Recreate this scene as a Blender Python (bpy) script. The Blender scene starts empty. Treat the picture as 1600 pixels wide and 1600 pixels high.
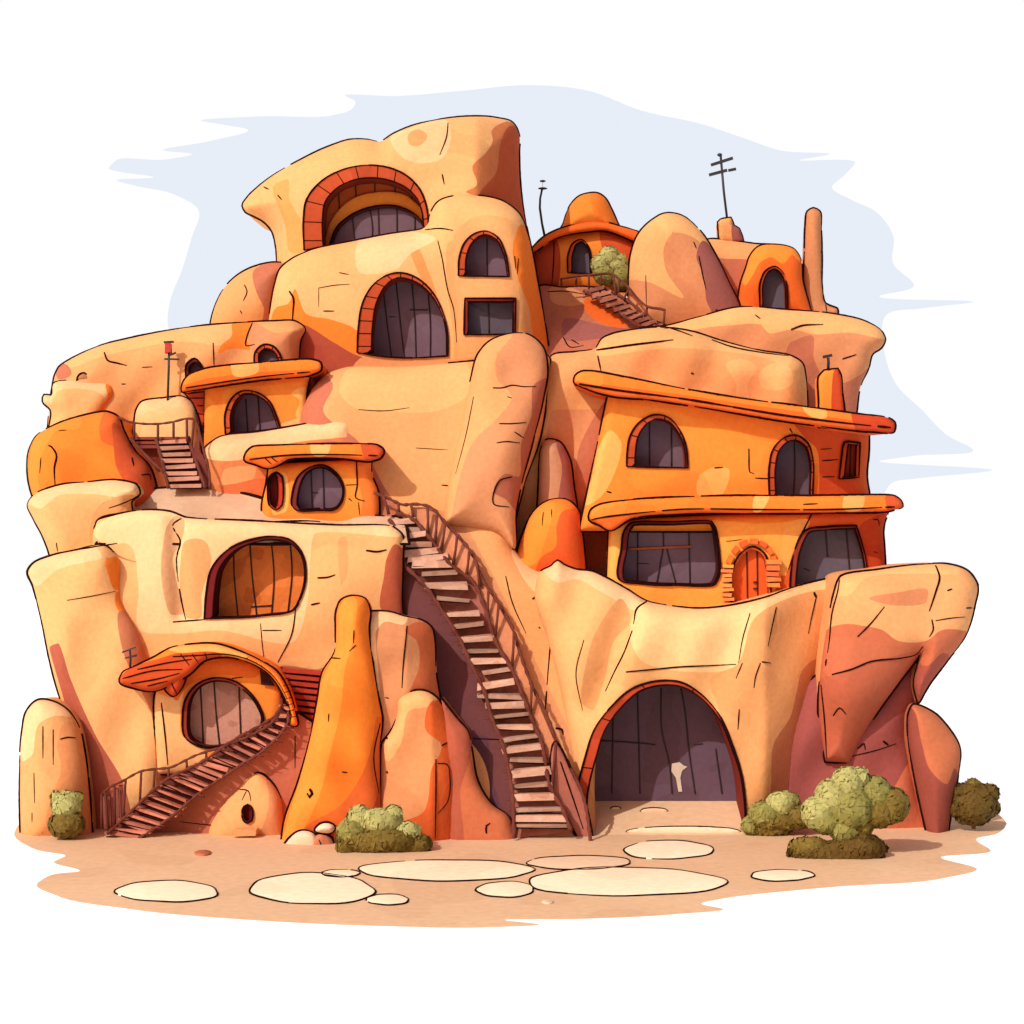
import bpy, math, random
import numpy as np
from mathutils import Vector
from mathutils.geometry import delaunay_2d_cdt

random.seed(7)
sc = bpy.context.scene
COL = sc.collection
F, D0, H0 = 3000.0, 60.0, 10.0          # focal (px of the 1600 px photograph), camera distance, camera height


def P(x, y, Y=0.0):
    d = D0 + Y
    return (((x - 800.0) * d / F), Y, H0 - (y - 800.0) * d / F)


def G(x, y, z=0.0):
    d = (H0 - z) * F / (y - 800.0)
    return ((x - 800.0) * d / F, d - D0, z)


# ------------------------------------------------------------------ materials
def lin(v):
    v /= 255.0
    return v / 12.92 if v <= 0.04045 else ((v + 0.055) / 1.055) ** 2.4


GAIN = 0.84


def C(r, g, b, k=GAIN):
    return (lin(r) * k, lin(g) * k, lin(b) * k, 1.0)


def newmat(name):
    m = bpy.data.materials.new(name)
    m.use_nodes = True
    nt = m.node_tree
    b = nt.nodes['Principled BSDF']
    b.inputs['Specular IOR Level'].default_value = 0.15
    return m, nt, b


def painted(name, scale=0.35, amt=0.12, rough=0.9, bump=0.25, stretch=(1, 1, 1), fine=7.0):
    """base colour from the mesh's own colour attribute, broken up by hard-edged mineral blotches"""
    m, nt, b = newmat(name)
    N = nt.nodes; L = nt.links
    at = N.new('ShaderNodeAttribute'); at.attribute_name = 'Col'
    tc = N.new('ShaderNodeNewGeometry')
    mp = N.new('ShaderNodeMapping'); mp.inputs['Scale'].default_value = stretch
    L.new(tc.outputs['Position'], mp.inputs['Vector'])
    n1 = N.new('ShaderNodeTexNoise'); n1.inputs['Scale'].default_value = scale
    n1.inputs['Detail'].default_value = 1.5; n1.inputs['Roughness'].default_value = 0.4
    L.new(mp.outputs[0], n1.inputs['Vector'])
    rp = N.new('ShaderNodeValToRGB')
    e = rp.color_ramp; 
    e.elements[0].position = 0.0; e.elements[0].color = (1 - amt, 1 - 1.5 * amt, 1 - 1.7 * amt, 1)
    e.elements[1].position = 0.40; e.elements[1].color = (1 - amt, 1 - 1.5 * amt, 1 - 1.7 * amt, 1)
    x = e.elements.new(0.415); x.color = (1, 1, 1, 1)
    x = e.elements.new(0.575); x.color = (1, 1, 1, 1)
    x = e.elements.new(0.59); x.color = (1 + amt * 0.6, 1 + amt * 0.8, 1 + amt * 1.2, 1)
    L.new(n1.outputs['Fac'], rp.inputs['Fac'])
    mx = N.new('ShaderNodeMix'); mx.data_type = 'RGBA'; mx.blend_type = 'MULTIPLY'
    mx.inputs['Factor'].default_value = 1.0
    L.new(at.outputs['Color'], mx.inputs[6]); L.new(rp.outputs['Color'], mx.inputs[7])
    n2 = N.new('ShaderNodeTexNoise'); n2.inputs['Scale'].default_value = fine
    n2.inputs['Detail'].default_value = 6
    L.new(mp.outputs[0], n2.inputs['Vector'])
    m2 = N.new('ShaderNodeMix'); m2.data_type = 'RGBA'; m2.blend_type = 'MULTIPLY'
    m2.inputs['Factor'].default_value = 1.0
    r2 = N.new('ShaderNodeMapRange'); r2.inputs[1].default_value = 0.3; r2.inputs[2].default_value = 0.7
    r2.inputs[3].default_value = 0.93; r2.inputs[4].default_value = 1.06
    L.new(n2.outputs['Fac'], r2.inputs[0])
    L.new(mx.outputs[2], m2.inputs[6]); L.new(r2.outputs[0], m2.inputs[7])
    L.new(m2.outputs[2], b.inputs['Base Color'])
    b.inputs['Roughness'].default_value = rough
    if bump:
        bp = N.new('ShaderNodeBump'); bp.inputs['Strength'].default_value = bump; bp.inputs['Distance'].default_value = 0.06
        L.new(n2.outputs['Fac'], bp.inputs['Height'])
        L.new(bp.outputs[0], b.inputs['Normal'])
    return m


def plain(name, col, rough=0.7, spec=0.2, var=0.2, scale=3.0, metal=0.0):
    m, nt, b = newmat(name)
    N = nt.nodes; L = nt.links
    tc = N.new('ShaderNodeNewGeometry')
    n = N.new('ShaderNodeTexNoise'); n.inputs['Scale'].default_value = scale; n.inputs['Detail'].default_value = 4
    L.new(tc.outputs['Position'], n.inputs['Vector'])
    r = N.new('ShaderNodeMapRange'); r.inputs[1].default_value = 0.3; r.inputs[2].default_value = 0.7
    r.inputs[3].default_value = 1 - var; r.inputs[4].default_value = 1 + var
    L.new(n.outputs['Fac'], r.inputs[0])
    mx = N.new('ShaderNodeMix'); mx.data_type = 'RGBA'; mx.blend_type = 'MULTIPLY'; mx.inputs['Factor'].default_value = 1
    mx.inputs[6].default_value = col
    L.new(r.outputs[0], mx.inputs[7]); L.new(mx.outputs[2], b.inputs['Base Color'])
    b.inputs['Roughness'].default_value = rough
    b.inputs['Specular IOR Level'].default_value = spec
    b.inputs['Metallic'].default_value = metal
    return m


def emit(name, strength=1.0, diffuse=0.0, attr=False):
    m = bpy.data.materials.new(name); m.use_nodes = True
    nt = m.node_tree; N = nt.nodes; L = nt.links
    N.remove(N['Principled BSDF'])
    e = N.new('ShaderNodeEmission'); e.inputs['Strength'].default_value = strength
    out = N['Material Output']
    if attr:
        at = N.new('ShaderNodeAttribute'); at.attribute_name = 'Col'
        L.new(at.outputs['Color'], e.inputs['Color'])
    if diffuse:
        d = N.new('ShaderNodeBsdfDiffuse'); d.inputs['Color'].default_value = (diffuse, diffuse, diffuse, 1)
        a = N.new('ShaderNodeAddShader'); L.new(e.outputs[0], a.inputs[0]); L.new(d.outputs[0], a.inputs[1])
        L.new(a.outputs[0], out.inputs['Surface'])
    else:
        L.new(e.outputs[0], out.inputs['Surface'])
    return m


ROCK = painted('sandstone', 0.33, 0.055)
CLAY = painted('orange_clay', 0.45, 0.06, bump=0.12)
SAND = painted('sand', 0.25, 0.05, bump=0.15, fine=4)
INK = plain('dark_seam', (0.016, 0.003, 0.003, 1), 0.9, 0.05)
PANE = painted('smoky_pane', 0.9, 0.10, rough=0.55, bump=0.03)
WOOD = painted('weathered_wood', 1.2, 0.18, bump=0.3, fine=9)
LEAF = painted('leaf', 1.2, 0.06, rough=0.8, bump=0)
IRON = plain('dark_iron', (0.03, 0.015, 0.015, 1), 0.6, 0.3)
STEEL = plain('black_antenna_steel', (0.02, 0.022, 0.028, 1), 0.5, 0.4)

# palette (lit sRGB appearance -> albedo)
CREAM = C(252, 208, 152); TAN = C(246, 188, 122); TAN2 = C(236, 172, 110); DUN = C(220, 152, 104)
ORANGE = C(250, 150, 58); ORANGE2 = C(250, 138, 50); DEEP = C(240, 112, 42); BRICK = C(196, 84, 46)
BROWN = C(196, 120, 90); MAUVE = C(165, 100, 92); RED = C(215, 92, 48)  # brown and mauve also serve as painted shade tones
GREYP = C(118, 95, 108); GREYB = C(98, 92, 106); WOODP = C(200, 130, 95); WOODO = C(235, 130, 60)
PLANK = C(205, 150, 128); PLANKD = C(120, 70, 60); TIMB = C(112, 60, 48)


# ------------------------------------------------------------------ curves
def curve(pts, step=5.0, closed=True, k=1.6):
    """smooth curve through pixel points; a third item 'c' makes a corner"""
    n = len(pts); KK = k
    p = [np.array(q[:2], float) for q in pts]
    cor = [len(q) > 2 for q in pts]
    out = []
    segs = n if closed else n - 1
    for i in range(segs):
        a, b = p[i], p[(i + 1) % n]
        L = np.linalg.norm(b - a)
        if L < 1e-6: continue

        def tan(k, fwd):
            k %= n
            if cor[k] or (not closed and k in (0, n - 1)):
                return (b - a)
            q0, q1, q2 = p[(k - 1) % n], p[k], p[(k + 1) % n]
            l1, l2 = np.linalg.norm(q1 - q0) + 1e-9, np.linalg.norm(q2 - q1) + 1e-9
            t = (q1 - q0) / l1 * l2 + (q2 - q1) / l2 * l1
            t = t / (l1 + l2)
            return t * min(L, KK * min(l1, l2))
        t0, t1 = tan(i, True), tan(i + 1, False)
        m = max(1, int(round(L / step)))
        for j in range(m):
            t = j / m
            out.append((2*t**3-3*t**2+1)*a + (t**3-2*t**2+t)*t0 + (-2*t**3+3*t**2)*b + (t**3-t**2)*t1)
    if not closed: out.append(p[-1])
    return np.array(out)


def resample(c, n):
    c2 = np.vstack([c, c[:1]])
    s = np.concatenate([[0], np.cumsum(np.linalg.norm(np.diff(c2, axis=0), axis=1))])
    t = np.linspace(0, s[-1], n, endpoint=False)
    return np.stack([np.interp(t, s, c2[:, 0]), np.interp(t, s, c2[:, 1])], 1)


def inside(poly, pts):
    x, y = pts[:, 0], pts[:, 1]
    r = np.zeros(len(pts), bool)
    n = len(poly)
    for i in range(n):
        x1, y1 = poly[i]; x2, y2 = poly[(i + 1) % n]
        if y1 == y2: continue
        c = ((y1 > y) != (y2 > y)) & (x < (x2 - x1) * (y - y1) / (y2 - y1) + x1)
        r ^= c
    return r


def distto(poly, pts):
    a = poly; b = np.roll(poly, -1, 0)
    ab = b - a
    l2 = (ab ** 2).sum(1) + 1e-12
    out = np.full(len(pts), 1e9)
    for k in range(0, len(pts), 4000):
        q = pts[k:k+4000]
        t = np.clip(((q[:, None] - a[None]) * ab[None]).sum(2) / l2[None], 0, 1)
        d = np.linalg.norm(q[:, None] - (a[None] + t[..., None] * ab[None]), axis=2)
        out[k:k+4000] = d.min(1)
    return out


def area(c):
    x, y = c[:, 0], c[:, 1]
    return 0.5 * np.sum(x * np.roll(y, -1) - np.roll(x, -1) * y)


# ------------------------------------------------------------------ mesh builder
class MB:
    def __init__(s):
        s.v = []; s.f = []; s.mi = []; s.c = []; s.sm = []

    def add(s, vs, fs, col=(1, 1, 1, 1), mi=0, smooth=True):
        o = len(s.v)
        s.v.extend([tuple(v) for v in vs])
        for k, f in enumerate(fs):
            s.f.append([o + i for i in f]); s.mi.append(mi); s.sm.append(smooth)
            s.c.append(col[k] if isinstance(col, list) else col)

    def tube(s, pts, r, col=(1, 1, 1, 1), mi=0, n=6, cap=True):
        pts = [Vector(p) for p in pts]
        m = len(pts)
        if m < 2: return
        rs = r if isinstance(r, (list, np.ndarray)) else [r] * m
        vs = []; prev = None
        for i in range(m):
            t = (pts[min(i+1, m-1)] - pts[max(i-1, 0)])
            if t.length < 1e-9: t = Vector((0, 0, 1))
            t.normalize()
            up = prev if prev is not None else (Vector((0, 1, 0)) if abs(t.y) < 0.9 else Vector((1, 0, 0)))
            u = up - t * up.dot(t)
            if u.length < 1e-6: u = t.orthogonal()
            u.normalize(); w = t.cross(u); prev = u
            for k in range(n):
                a = 2 * math.pi * k / n
                vs.append(pts[i] + (u * math.cos(a) + w * math.sin(a)) * rs[i])
        fs = []
        for i in range(m - 1):
            for k in range(n):
                fs.append([i*n+k, i*n+(k+1) % n, (i+1)*n+(k+1) % n, (i+1)*n+k])
        if cap:
            fs.append(list(range(n))[::-1]); fs.append([(m-1)*n+k for k in range(n)])
        s.add(vs, fs, col, mi, True)

    def box(s, a, b, w, t, col=(1, 1, 1, 1), mi=0, up=(0, 0, 1), jit=0.0):
        """beam from a to b, width w (sideways), thickness t (along up)"""
        a, b = Vector(a), Vector(b)
        d = (b - a).normalized(); u = Vector(up); u = (u - d * u.dot(d)).normalized(); sd = d.cross(u)
        vs = []
        for e in (a, b):
            for i, j in ((-1, -1), (1, -1), (1, 1), (-1, 1)):
                q = e + sd * (i * w / 2) + u * (j * t / 2)
                if jit: q = q + Vector((random.uniform(-jit, jit), random.uniform(-jit, jit), random.uniform(-jit, jit)))
                vs.append(q)
        s.add(vs, [[0, 1, 2, 3], [7, 6, 5, 4], [0, 4, 5, 1], [1, 5, 6, 2], [2, 6, 7, 3], [3, 7, 4, 0]], col, mi, False)

    def ball(s, c, r, col=(1, 1, 1, 1), mi=0, nu=10, nv=7, lump=0.0, seed=0):
        rx, ry, rz = r if isinstance(r, tuple) else (r, r, r)
        rn = random.Random(seed)
        ph = [rn.uniform(0, 6.28) for _ in range(6)]
        vs = []
        for j in range(nv + 1):
            th = math.pi * j / nv
            for i in range(nu):
                a = 2 * math.pi * i / nu
                k = 1 + lump * (math.sin(3*a+ph[0]) * math.sin(2*th+ph[1]) + 0.6*math.sin(5*a+ph[2]+3*th))
                vs.append((c[0] + rx*k*math.sin(th)*math.cos(a), c[1] + ry*k*math.sin(th)*math.sin(a), c[2] + rz*k*math.cos(th)))
        fs = [[j*nu+i, (j+1)*nu+i, (j+1)*nu+(i+1) % nu, j*nu+(i+1) % nu] for j in range(nv) for i in range(nu)]
        s.add(vs, fs, col, mi, True)

    def build(s, name, mats, parent=None, origin=None):
        o = Vector(parent['_o']) if parent is not None else Vector(origin if origin is not None else (0, 0, 0))
        me = bpy.data.meshes.new(name)
        me.from_pydata([(v[0]-o.x, v[1]-o.y, v[2]-o.z) for v in s.v], [], s.f)
        for m in (mats if isinstance(mats, (list, tuple)) else [mats]): me.materials.append(m)
        me.polygons.foreach_set('material_index', s.mi)
        me.polygons.foreach_set('use_smooth', s.sm)
        ca = me.color_attributes.new('Col', 'FLOAT_COLOR', 'CORNER')
        arr = np.repeat(np.array(s.c, np.float32), [len(f) for f in s.f], axis=0)
        ca.data.foreach_set('color', arr.ravel())
        me.update()
        ob = bpy.data.objects.new(name, me)
        COL.objects.link(ob)
        if parent is not None: ob.parent = parent
        else: ob.location = o
        ob['_o'] = tuple(o)
        return ob


def tag(o, label, cat, group=None):
    o['label'] = label; o['category'] = cat
    if group: o['group'] = group
    return o


def thing(name, label, cat, loc, group=None):
    o = bpy.data.objects.new(name, None); o.empty_display_size = 0.3
    COL.objects.link(o); o.location = loc; o['_o'] = tuple(loc)
    return tag(o, label, cat, group)


# ------------------------------------------------------------------ puffed rock / wall surface
class Field:
    def __init__(s, outline, Y, B, R, tilt=0.0, tx=0.0, ref=None, bumps=(), amp=0.08, seed=0, fold=None, ridges=()):
        s.o = outline; s.Y = Y; s.B = B; s.R = R; s.t = tilt; s.tx = tx; s.bumps = bumps; s.fold = fold
        s.ref = ref if ref is not None else (outline[:, 0].mean(), outline[:, 1].min())
        rn = np.random.RandomState(seed)
        s.w = [(rn.uniform(-1, 1, 2) * 2*np.pi/rn.uniform(70, 260), rn.uniform(0, 6.28), amp*rn.uniform(.4, 1)) for _ in range(7)]
        s.ridges = ridges

    def __call__(s, pts, d=None):
        pts = np.atleast_2d(np.asarray(pts, float))
        if d is None: d = distto(s.o, pts)
        t = np.clip(d / s.R, 0, 1)
        f = np.sqrt(np.maximum(0, 1 - (1 - t) ** 2))
        y = s.Y - s.t * (pts[:, 1] - s.ref[1]) + s.tx * (pts[:, 0] - s.ref[0]) - s.B * f
        for (k, ph, a) in s.w:
            y = y + f * a * np.sin(pts @ k + ph)
        for (cx, cy, rx, ry, h) in s.bumps:
            y = y + h * np.exp(-(((pts[:, 0]-cx)/rx)**2 + ((pts[:, 1]-cy)/ry)**2))
        for (pl, w, h) in s.ridges:
            a = np.array(pl, float)
            dd = np.full(len(pts), 1e9)
            for i in range(len(a)-1):
                ab = a[i+1]-a[i]; tt = np.clip(((pts-a[i])@ab)/(ab@ab), 0, 1)
                dd = np.minimum(dd, np.linalg.norm(pts-(a[i]+tt[:, None]*ab), axis=1))
            y = y + h*np.exp(-(dd/w)**2)*np.minimum(1, d/12)
        if s.fold is not None:
            x0, k = s.fold
            y = y + np.maximum(0, pts[:, 0]-x0) * k
        return y


def ink_line(mb, pts3, r=0.03, dash=True, rnd=random, mi=1, gap=0.10):
    m = len(pts3)
    if m < 2: return
    i = 0
    while i < m - 1:
        ln = rnd.randint(14, 44) if dash else m
        seg = pts3[i:min(m, i + ln)]
        if len(seg) >= 2:
            k = len(seg)
            rs = [r * (0.55 + 0.55 * math.sin(math.pi * min(1, 0.18 + 0.82*j/(k-1))) + rnd.uniform(-.08, .08)) for j in range(k)]
            mb.tube(seg, rs, INKC, mi, n=5)
        i += ln - 1
        if dash and rnd.random() < gap * 4: i += rnd.randint(1, 2)


INKC = (1, 1, 1, 1)


def puff(outline, Y, B=0.6, R=45, T=3.0, col=TAN, patches=(), holes=(), cracks=(), tilt=0.0, tx=0.0, ref=None, bumps=(), amp=0.07,
         seed=1, fold=None, step=None, ink=True, noink=(), inkr=0.055, ridges=(), dash=True):
    """returns (MB, Field): a rounded body with the given frontal outline, going back T metres"""
    o = curve(outline, 5.0) if not isinstance(outline, np.ndarray) else outline
    if area(o) < 0: o = o[::-1]
    fld = Field(o, Y, B, R, tilt, tx, ref, bumps, amp, seed, fold, ridges)
    A = abs(area(o))
    st = step or min(14.0, max(4.0, math.sqrt(A / 3500)))
    pts = [o]; edges = []; n = len(o)
    edges += [(i, (i+1) % n) for i in range(n)]
    base = n
    hs = []
    for h in holes:
        hc = h if isinstance(h, np.ndarray) else curve(h, 5.0)
        hs.append(hc); pts.append(hc); k = len(hc)
        edges += [(base+i, base+(i+1) % k) for i in range(k)]; base += k
    pcs = []
    for poly, c in patches:  # stone tones, plus painted shade on flanks and light on top edges
        pc = poly if isinstance(poly, np.ndarray) else curve(poly, 6.0)
        pcs.append((pc, c))
        ins = inside(o, pc) & (distto(o, pc) > 1.0)
        k = len(pc); idx = {}
        keep = np.where(ins)[0]
        for j, q in enumerate(keep): idx[q] = base + j
        if len(keep): pts.append(pc[keep])
        edges += [(idx[i], idx[(i+1) % k]) for i in range(k) if i in idx and (i+1) % k in idx]
        base += len(keep)
    x0, y0 = o.min(0); x1, y1 = o.max(0)
    gx, gy = np.meshgrid(np.arange(x0, x1, st), np.arange(y0, y1, st))
    gx[1::2] += st / 2
    g = np.stack([gx.ravel(), gy.ravel()], 1)
    rn = np.random.RandomState(seed + 5)
    g += rn.uniform(-.18, .18, g.shape) * st
    g = g[inside(o, g)]
    d = distto(o, g)
    g = g[d > min(0.45*R, st * 0.8)]
    # rings that carry the rounded edge
    tg = np.roll(o, -1, 0) - np.roll(o, 1, 0)
    nrm = np.stack([-tg[:, 1], tg[:, 0]], 1); nrm /= (np.linalg.norm(nrm, axis=1)[:, None] + 1e-9)
    for fr in (0.03, 0.10, 0.22, 0.40):
        off = fr * R
        if off < 0.7: continue
        q = o + nrm * off
        q = q[inside(o, q)]
        q = q[distto(o, q) > 0.9 * off]
        if len(q): g = np.vstack([g, q])
    for hc in hs:
        g = g[~inside(hc, g)]
        g = g[distto(hc, g) > 1.5]
    pts.append(g)
    allp = np.vstack(pts)
    res = delaunay_2d_cdt([Vector((float(a), float(b))) for a, b in allp], edges, [], 0, 1e-4)
    vs = np.array([(v[0], v[1]) for v in res[0]])
    fs = np.array([f for f in res[2] if len(f) == 3])
    cen = vs[fs].mean(1)
    ok = inside(o, cen)
    for hc in hs: ok &= ~inside(hc, cen)
    fs = fs[ok]; cen = cen[ok]
    Yv = fld(vs)
    fc = [col] * len(fs)
    for pc, c in pcs:
        m = inside(pc, cen)
        for i in np.where(m)[0]: fc[i] = c
    mb = MB()
    v3 = [P(vs[i, 0], vs[i, 1], Yv[i]) for i in range(len(vs))]
    # orientation: pixel y is down, so flip so that normals face the camera
    flip = []
    for f in fs:
        a, b, c = vs[f[0]], vs[f[1]], vs[f[2]]
        s_ = (b[0]-a[0])*(c[1]-a[1]) - (b[1]-a[1])*(c[0]-a[0])
        flip.append([int(f[0]), int(f[1]), int(f[2])] if s_ < 0 else [int(f[0]), int(f[2]), int(f[1])])
    mb.add(v3, flip, fc)
    # body going back, welded to the front rim
    orig = {}
    key = {}
    for i, (a, b) in enumerate(vs): key[(round(a, 2), round(b, 2))] = i
    rim = [key.get((round(a, 2), round(b, 2))) for a, b in o]
    rim = [r for r in rim if r is not None]
    prev = rim
    nn = len(rim)
    for (dy, sh) in ((T * 0.12, 1.0), (T * 0.5, 0.995), (T, 0.97)):
        cx = np.mean([mb.v[r][0] for r in rim]); cz = np.mean([mb.v[r][2] for r in rim])
        s0 = len(mb.v)
        for r in rim:
            p = mb.v[r]
            mb.v.append((cx + (p[0]-cx)*sh, p[1] + dy, cz + (p[2]-cz)*sh))
        new = list(range(s0, s0 + nn))
        for i in range(nn):
            j = (i+1) % nn
            mb.f.append([prev[i], prev[j], new[j], new[i]]); mb.mi.append(0); mb.sm.append(True); mb.c.append(col)
        prev = new
    rnd = random.Random(seed)
    if ink:
        run = []
        Yo = fld(o, np.zeros(len(o)))
        lst = list(range(len(o))) + [0]
        # start at lowest point so that the seam is out of sight
        s0 = int(np.argmax(o[:, 1])); lst = lst[s0:-1] + lst[:s0+1]
        for i in lst:
            x, y = o[i]
            if any(a <= x <= c and b <= y <= e for a, b, c, e in noink):
                ink_line(mb, run, inkr, dash, rnd); run = []
            else:
                run.append(P(x, y, Yo[i] - 0.015))
        ink_line(mb, run, inkr, dash, rnd)
    for cr in cracks:
        w = 0.018
        if isinstance(cr[-1], (int, float)): w = cr[-1]; cr = cr[:-1]
        q = curve(cr, 5.0, closed=False)
        yy = fld(q)
        p3 = [P(q[i, 0], q[i, 1], yy[i] - 0.004) for i in range(len(q))]
        ink_line(mb, p3, w*1.35, len(p3) > 8, rnd, gap=0.2)
    return mb, fld


def rock(name, label, outline, Y, cat='rock', group=None, mat=None, **k):
    mb, f = puff(outline, Y, **k)
    c = f.o
    o = mb.build(name, [mat or ROCK, INK], origin=P(c[:, 0].mean(), c[:, 1].max(), Y + k.get('T', 3.0)*0.4))
    tag(o, label, cat, group)
    return o, f


def part(name, parent, outline, Y, mat=None, **k):
    mb, f = puff(outline, Y, **k)
    return mb.build(name, [mat or CLAY, INK], parent), f


def inset(o, w):
    """pixel outline moved inwards by (left, top, right, bottom) amounts"""
    if area(o) < 0: o = o[::-1]
    tg = np.roll(o, -1, 0) - np.roll(o, 1, 0)
    n = np.stack([-tg[:, 1], tg[:, 0]], 1); n /= (np.linalg.norm(n, axis=1)[:, None]+1e-9)   # inward
    wl, wt, wr, wb = w
    m = np.where(n[:, 0] > 0, wl, wr)[:, None]*np.abs(n[:, :1])**1.0*np.sign(n[:, :1])
    v = np.where(n[:, 1] > 0, wt, wb)[:, None]*np.abs(n[:, 1:])*np.sign(n[:, 1:])
    return o + np.hstack([m, v])


def window(parent, fld, outer, w=(8, 6, 2, 0), recess=0.6, pcol=GREYP, fcol=BRICK, bars=(), joints=0, name='window', pname='pane', proud=0.05,
           backs=(), barcol=None, label=None, pmat=None):
    """frame ring (with reveal) + pane + glazing bars; outer is the hole outline"""
    o = outer if isinstance(outer, np.ndarray) else curve(outer, 5.0)
    if area(o) < 0: o = o[::-1]
    n = len(o)
    i_ = inset(o, w)
    Yo = fld(o) - proud
    Yp = float(np.mean(Yo)) + recess
    mb = MB()
    fo = [P(*o[k], Yo[k]) for k in range(n)]
    fi = [P(*i_[k], Yo[k]) for k in range(n)]
    bo = [(p[0], p[1] + proud + 0.25, p[2]) for p in fo]
    bi = [(p[0], Yp + 0.02, p[2]) for p in fi]
    vs = bo + fo + fi + bi
    fs = []
    for k in range(n):
        j = (k+1) % n
        for r in range(3):
            fs.append([r*n+k, (r+1)*n+k, (r+1)*n+j, r*n+j])
    # vary block colours
    cols = []
    nb = max(1, joints)
    rn = random.Random(int(o[0, 0]*7+o[0, 1]))
    tints = [rn.uniform(.88, 1.08) for _ in range(nb)]
    for k in range(n):
        t = tints[int(k/n*nb) % nb]
        cc = (fcol[0]*t, fcol[1]*t, fcol[2]*t, 1)
        dk = (cc[0]*.42, cc[1]*.36, cc[2]*.55, 1)  # reveal takes a darkened frame colour, recess shade painted in
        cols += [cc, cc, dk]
    mb.add(vs, fs, cols, 0, False)
    loop = list(range(n)) + [0]
    rnd = random.Random(n)
    ink_line(mb, [(fo[k][0], fo[k][1]-0.01, fo[k][2]) for k in loop], 0.034, True, rnd, gap=.02)
    if max(w) > 4: ink_line(mb, [(fi[k][0], fi[k][1]-0.01, fi[k][2]) for k in loop], 0.030, True, rnd, gap=.02)
    if joints:
        for q in range(joints):
            k = int((q+.5)/joints*n) % n
            if np.linalg.norm(o[k]-i_[k]) > 3:
                mb.tube([(fo[k][0], fo[k][1]-.008, fo[k][2]), (fi[k][0], fi[k][1]-.008, fi[k][2])], 0.016, INKC, 1, n=4)
    fr = mb.build(name, [CLAY, INK], parent)
    if label: fr['label'] = label
    pm = MB()
    cx, cz = np.mean([p[0] for p in bi]), np.mean([p[2] for p in bi])
    pv = [(cx+(p[0]-cx)*1.04, Yp, cz+(p[2]-cz)*1.04) for p in bi]
    pm.add(pv, [list(range(n))], pcol, 0, False)
    pn = pm.build(pname, [pmat or PANE], fr)
    if bars:
        for b in bars:
            gb = MB(); q = curve(b, 6.0, closed=False)
            gb.tube([P(x, y, Yp-0.02) for x, y in q], 0.026 if len(q) > 4 else 0.016, INKC, 0, n=5)
            gb.build('glazing_bar', [IRON], fr)
    return fr, Yp


# ------------------------------------------------------------------ setting
def structure(o):
    o['kind'] = 'structure'
    return o


mb = MB()
mb.add([(-700, -58, 0), (700, -58, 0), (700, 230, 0), (-700, 230, 0)], [[0, 1, 2, 3]])
structure(mb.build('ground', [emit('glowing_white_ground', 0.88, 0.35)]))  # sheet glows by itself so shadows on it wash out to white

sky_px = [(262, 505), (266, 470), (285, 420), (300, 370), (311, 330), (275, 305), (215, 291), (182, 282), (240, 277), (170, 262), (182, 250), (260, 249), (300, 241), (255, 235),
          (330, 220), (388, 203), (350, 195), (315, 189), (400, 182), (520, 180), (550, 170), (556, 160), (540, 150), (620, 150), (720, 142), (830, 133), (920, 142), (1000, 172),
          (1100, 195), (1160, 215), (1220, 235), (1296, 241), (1250, 250), (1336, 255), (1318, 275), (1300, 292), (1330, 312), (1370, 332), (1396, 370), (1395, 410), (1428, 446),
          (1375, 462), (1520, 472), (1440, 482), (1385, 492), (1384, 560), (1400, 600), (1440, 640), (1480, 680), (1520, 702), (1430, 712), (1375, 720), (1550, 735), (1430, 748), (1395, 754),
          (1370, 800), (1300, 900), (300, 900), (285, 560)]
mb = MB()
SK = 200
so = curve(sky_px, 5.0, True, 2.2)
big = np.array([(-6000, -5200), (7600, -5200), (7600, 860), (-6000, 860)], float)
pts = np.vstack([big, so]); n = len(so)
res = delaunay_2d_cdt([Vector((float(a), float(b))) for a, b in pts], [(0, 1), (1, 2), (2, 3), (3, 0)] + [(4+i, 4+(i+1) % n) for i in range(n)], [], 0, 1e-4)
vv = np.array([(v[0], v[1]) for v in res[0]])
ff = [f for f in res[2]]
cc = np.array([vv[list(f)].mean(0) for f in ff])
ins = inside(so, cc)
mb.add([P(a, b, SK) for a, b in vv], [list(f) for f in ff], [(0.80, 0.853, 0.94, 1) if t else (1, 1, 1, 1) for t in ins], 0, False)
structure(mb.build('sky', [emit('sky_light', 1.0, 0, True)]))

sand_px = [(1573, 1287), (1563, 1300), (1525, 1312), (1548, 1328), (1470, 1340), (1527, 1358), (1470, 1373), (1300, 1386), (1130, 1404), (1095, 1412), (1130, 1420), (1060, 1428), (900, 1436),
           (790, 1438), (842, 1444), (760, 1449), (600, 1447), (400, 1438), (200, 1420), (90, 1400), (57, 1382), (75, 1369), (125, 1360), (84, 1346), (102, 1338), (50, 1325), (22, 1303), (30, 1287),
           (100, 1278), (500, 1265), (1100, 1245), (1500, 1262), (1562, 1274)]
mb = MB()
o = curve(sand_px, 8.0, True, 2.2)
gx, gy = np.meshgrid(np.arange(20, 1580, 12), np.arange(1240, 1452, 5.0))
g = np.stack([gx.ravel(), gy.ravel()], 1); g = g[inside(o, g)]; g = g[distto(o, g) > 2.5]
pa = np.vstack([o, g]); n = len(o)
res = delaunay_2d_cdt([Vector((float(a), float(b))) for a, b in pa], [(i, (i+1) % n) for i in range(n)], [], 1, 1e-4)
vv = res[0]
rn = np.random.RandomState(3)
mb.add([G(v[0], v[1], 0.004) for v in vv], [list(f)[::-1] for f in res[2]], C(236, 200, 158))
structure(mb.build('sand', [SAND]))

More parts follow.
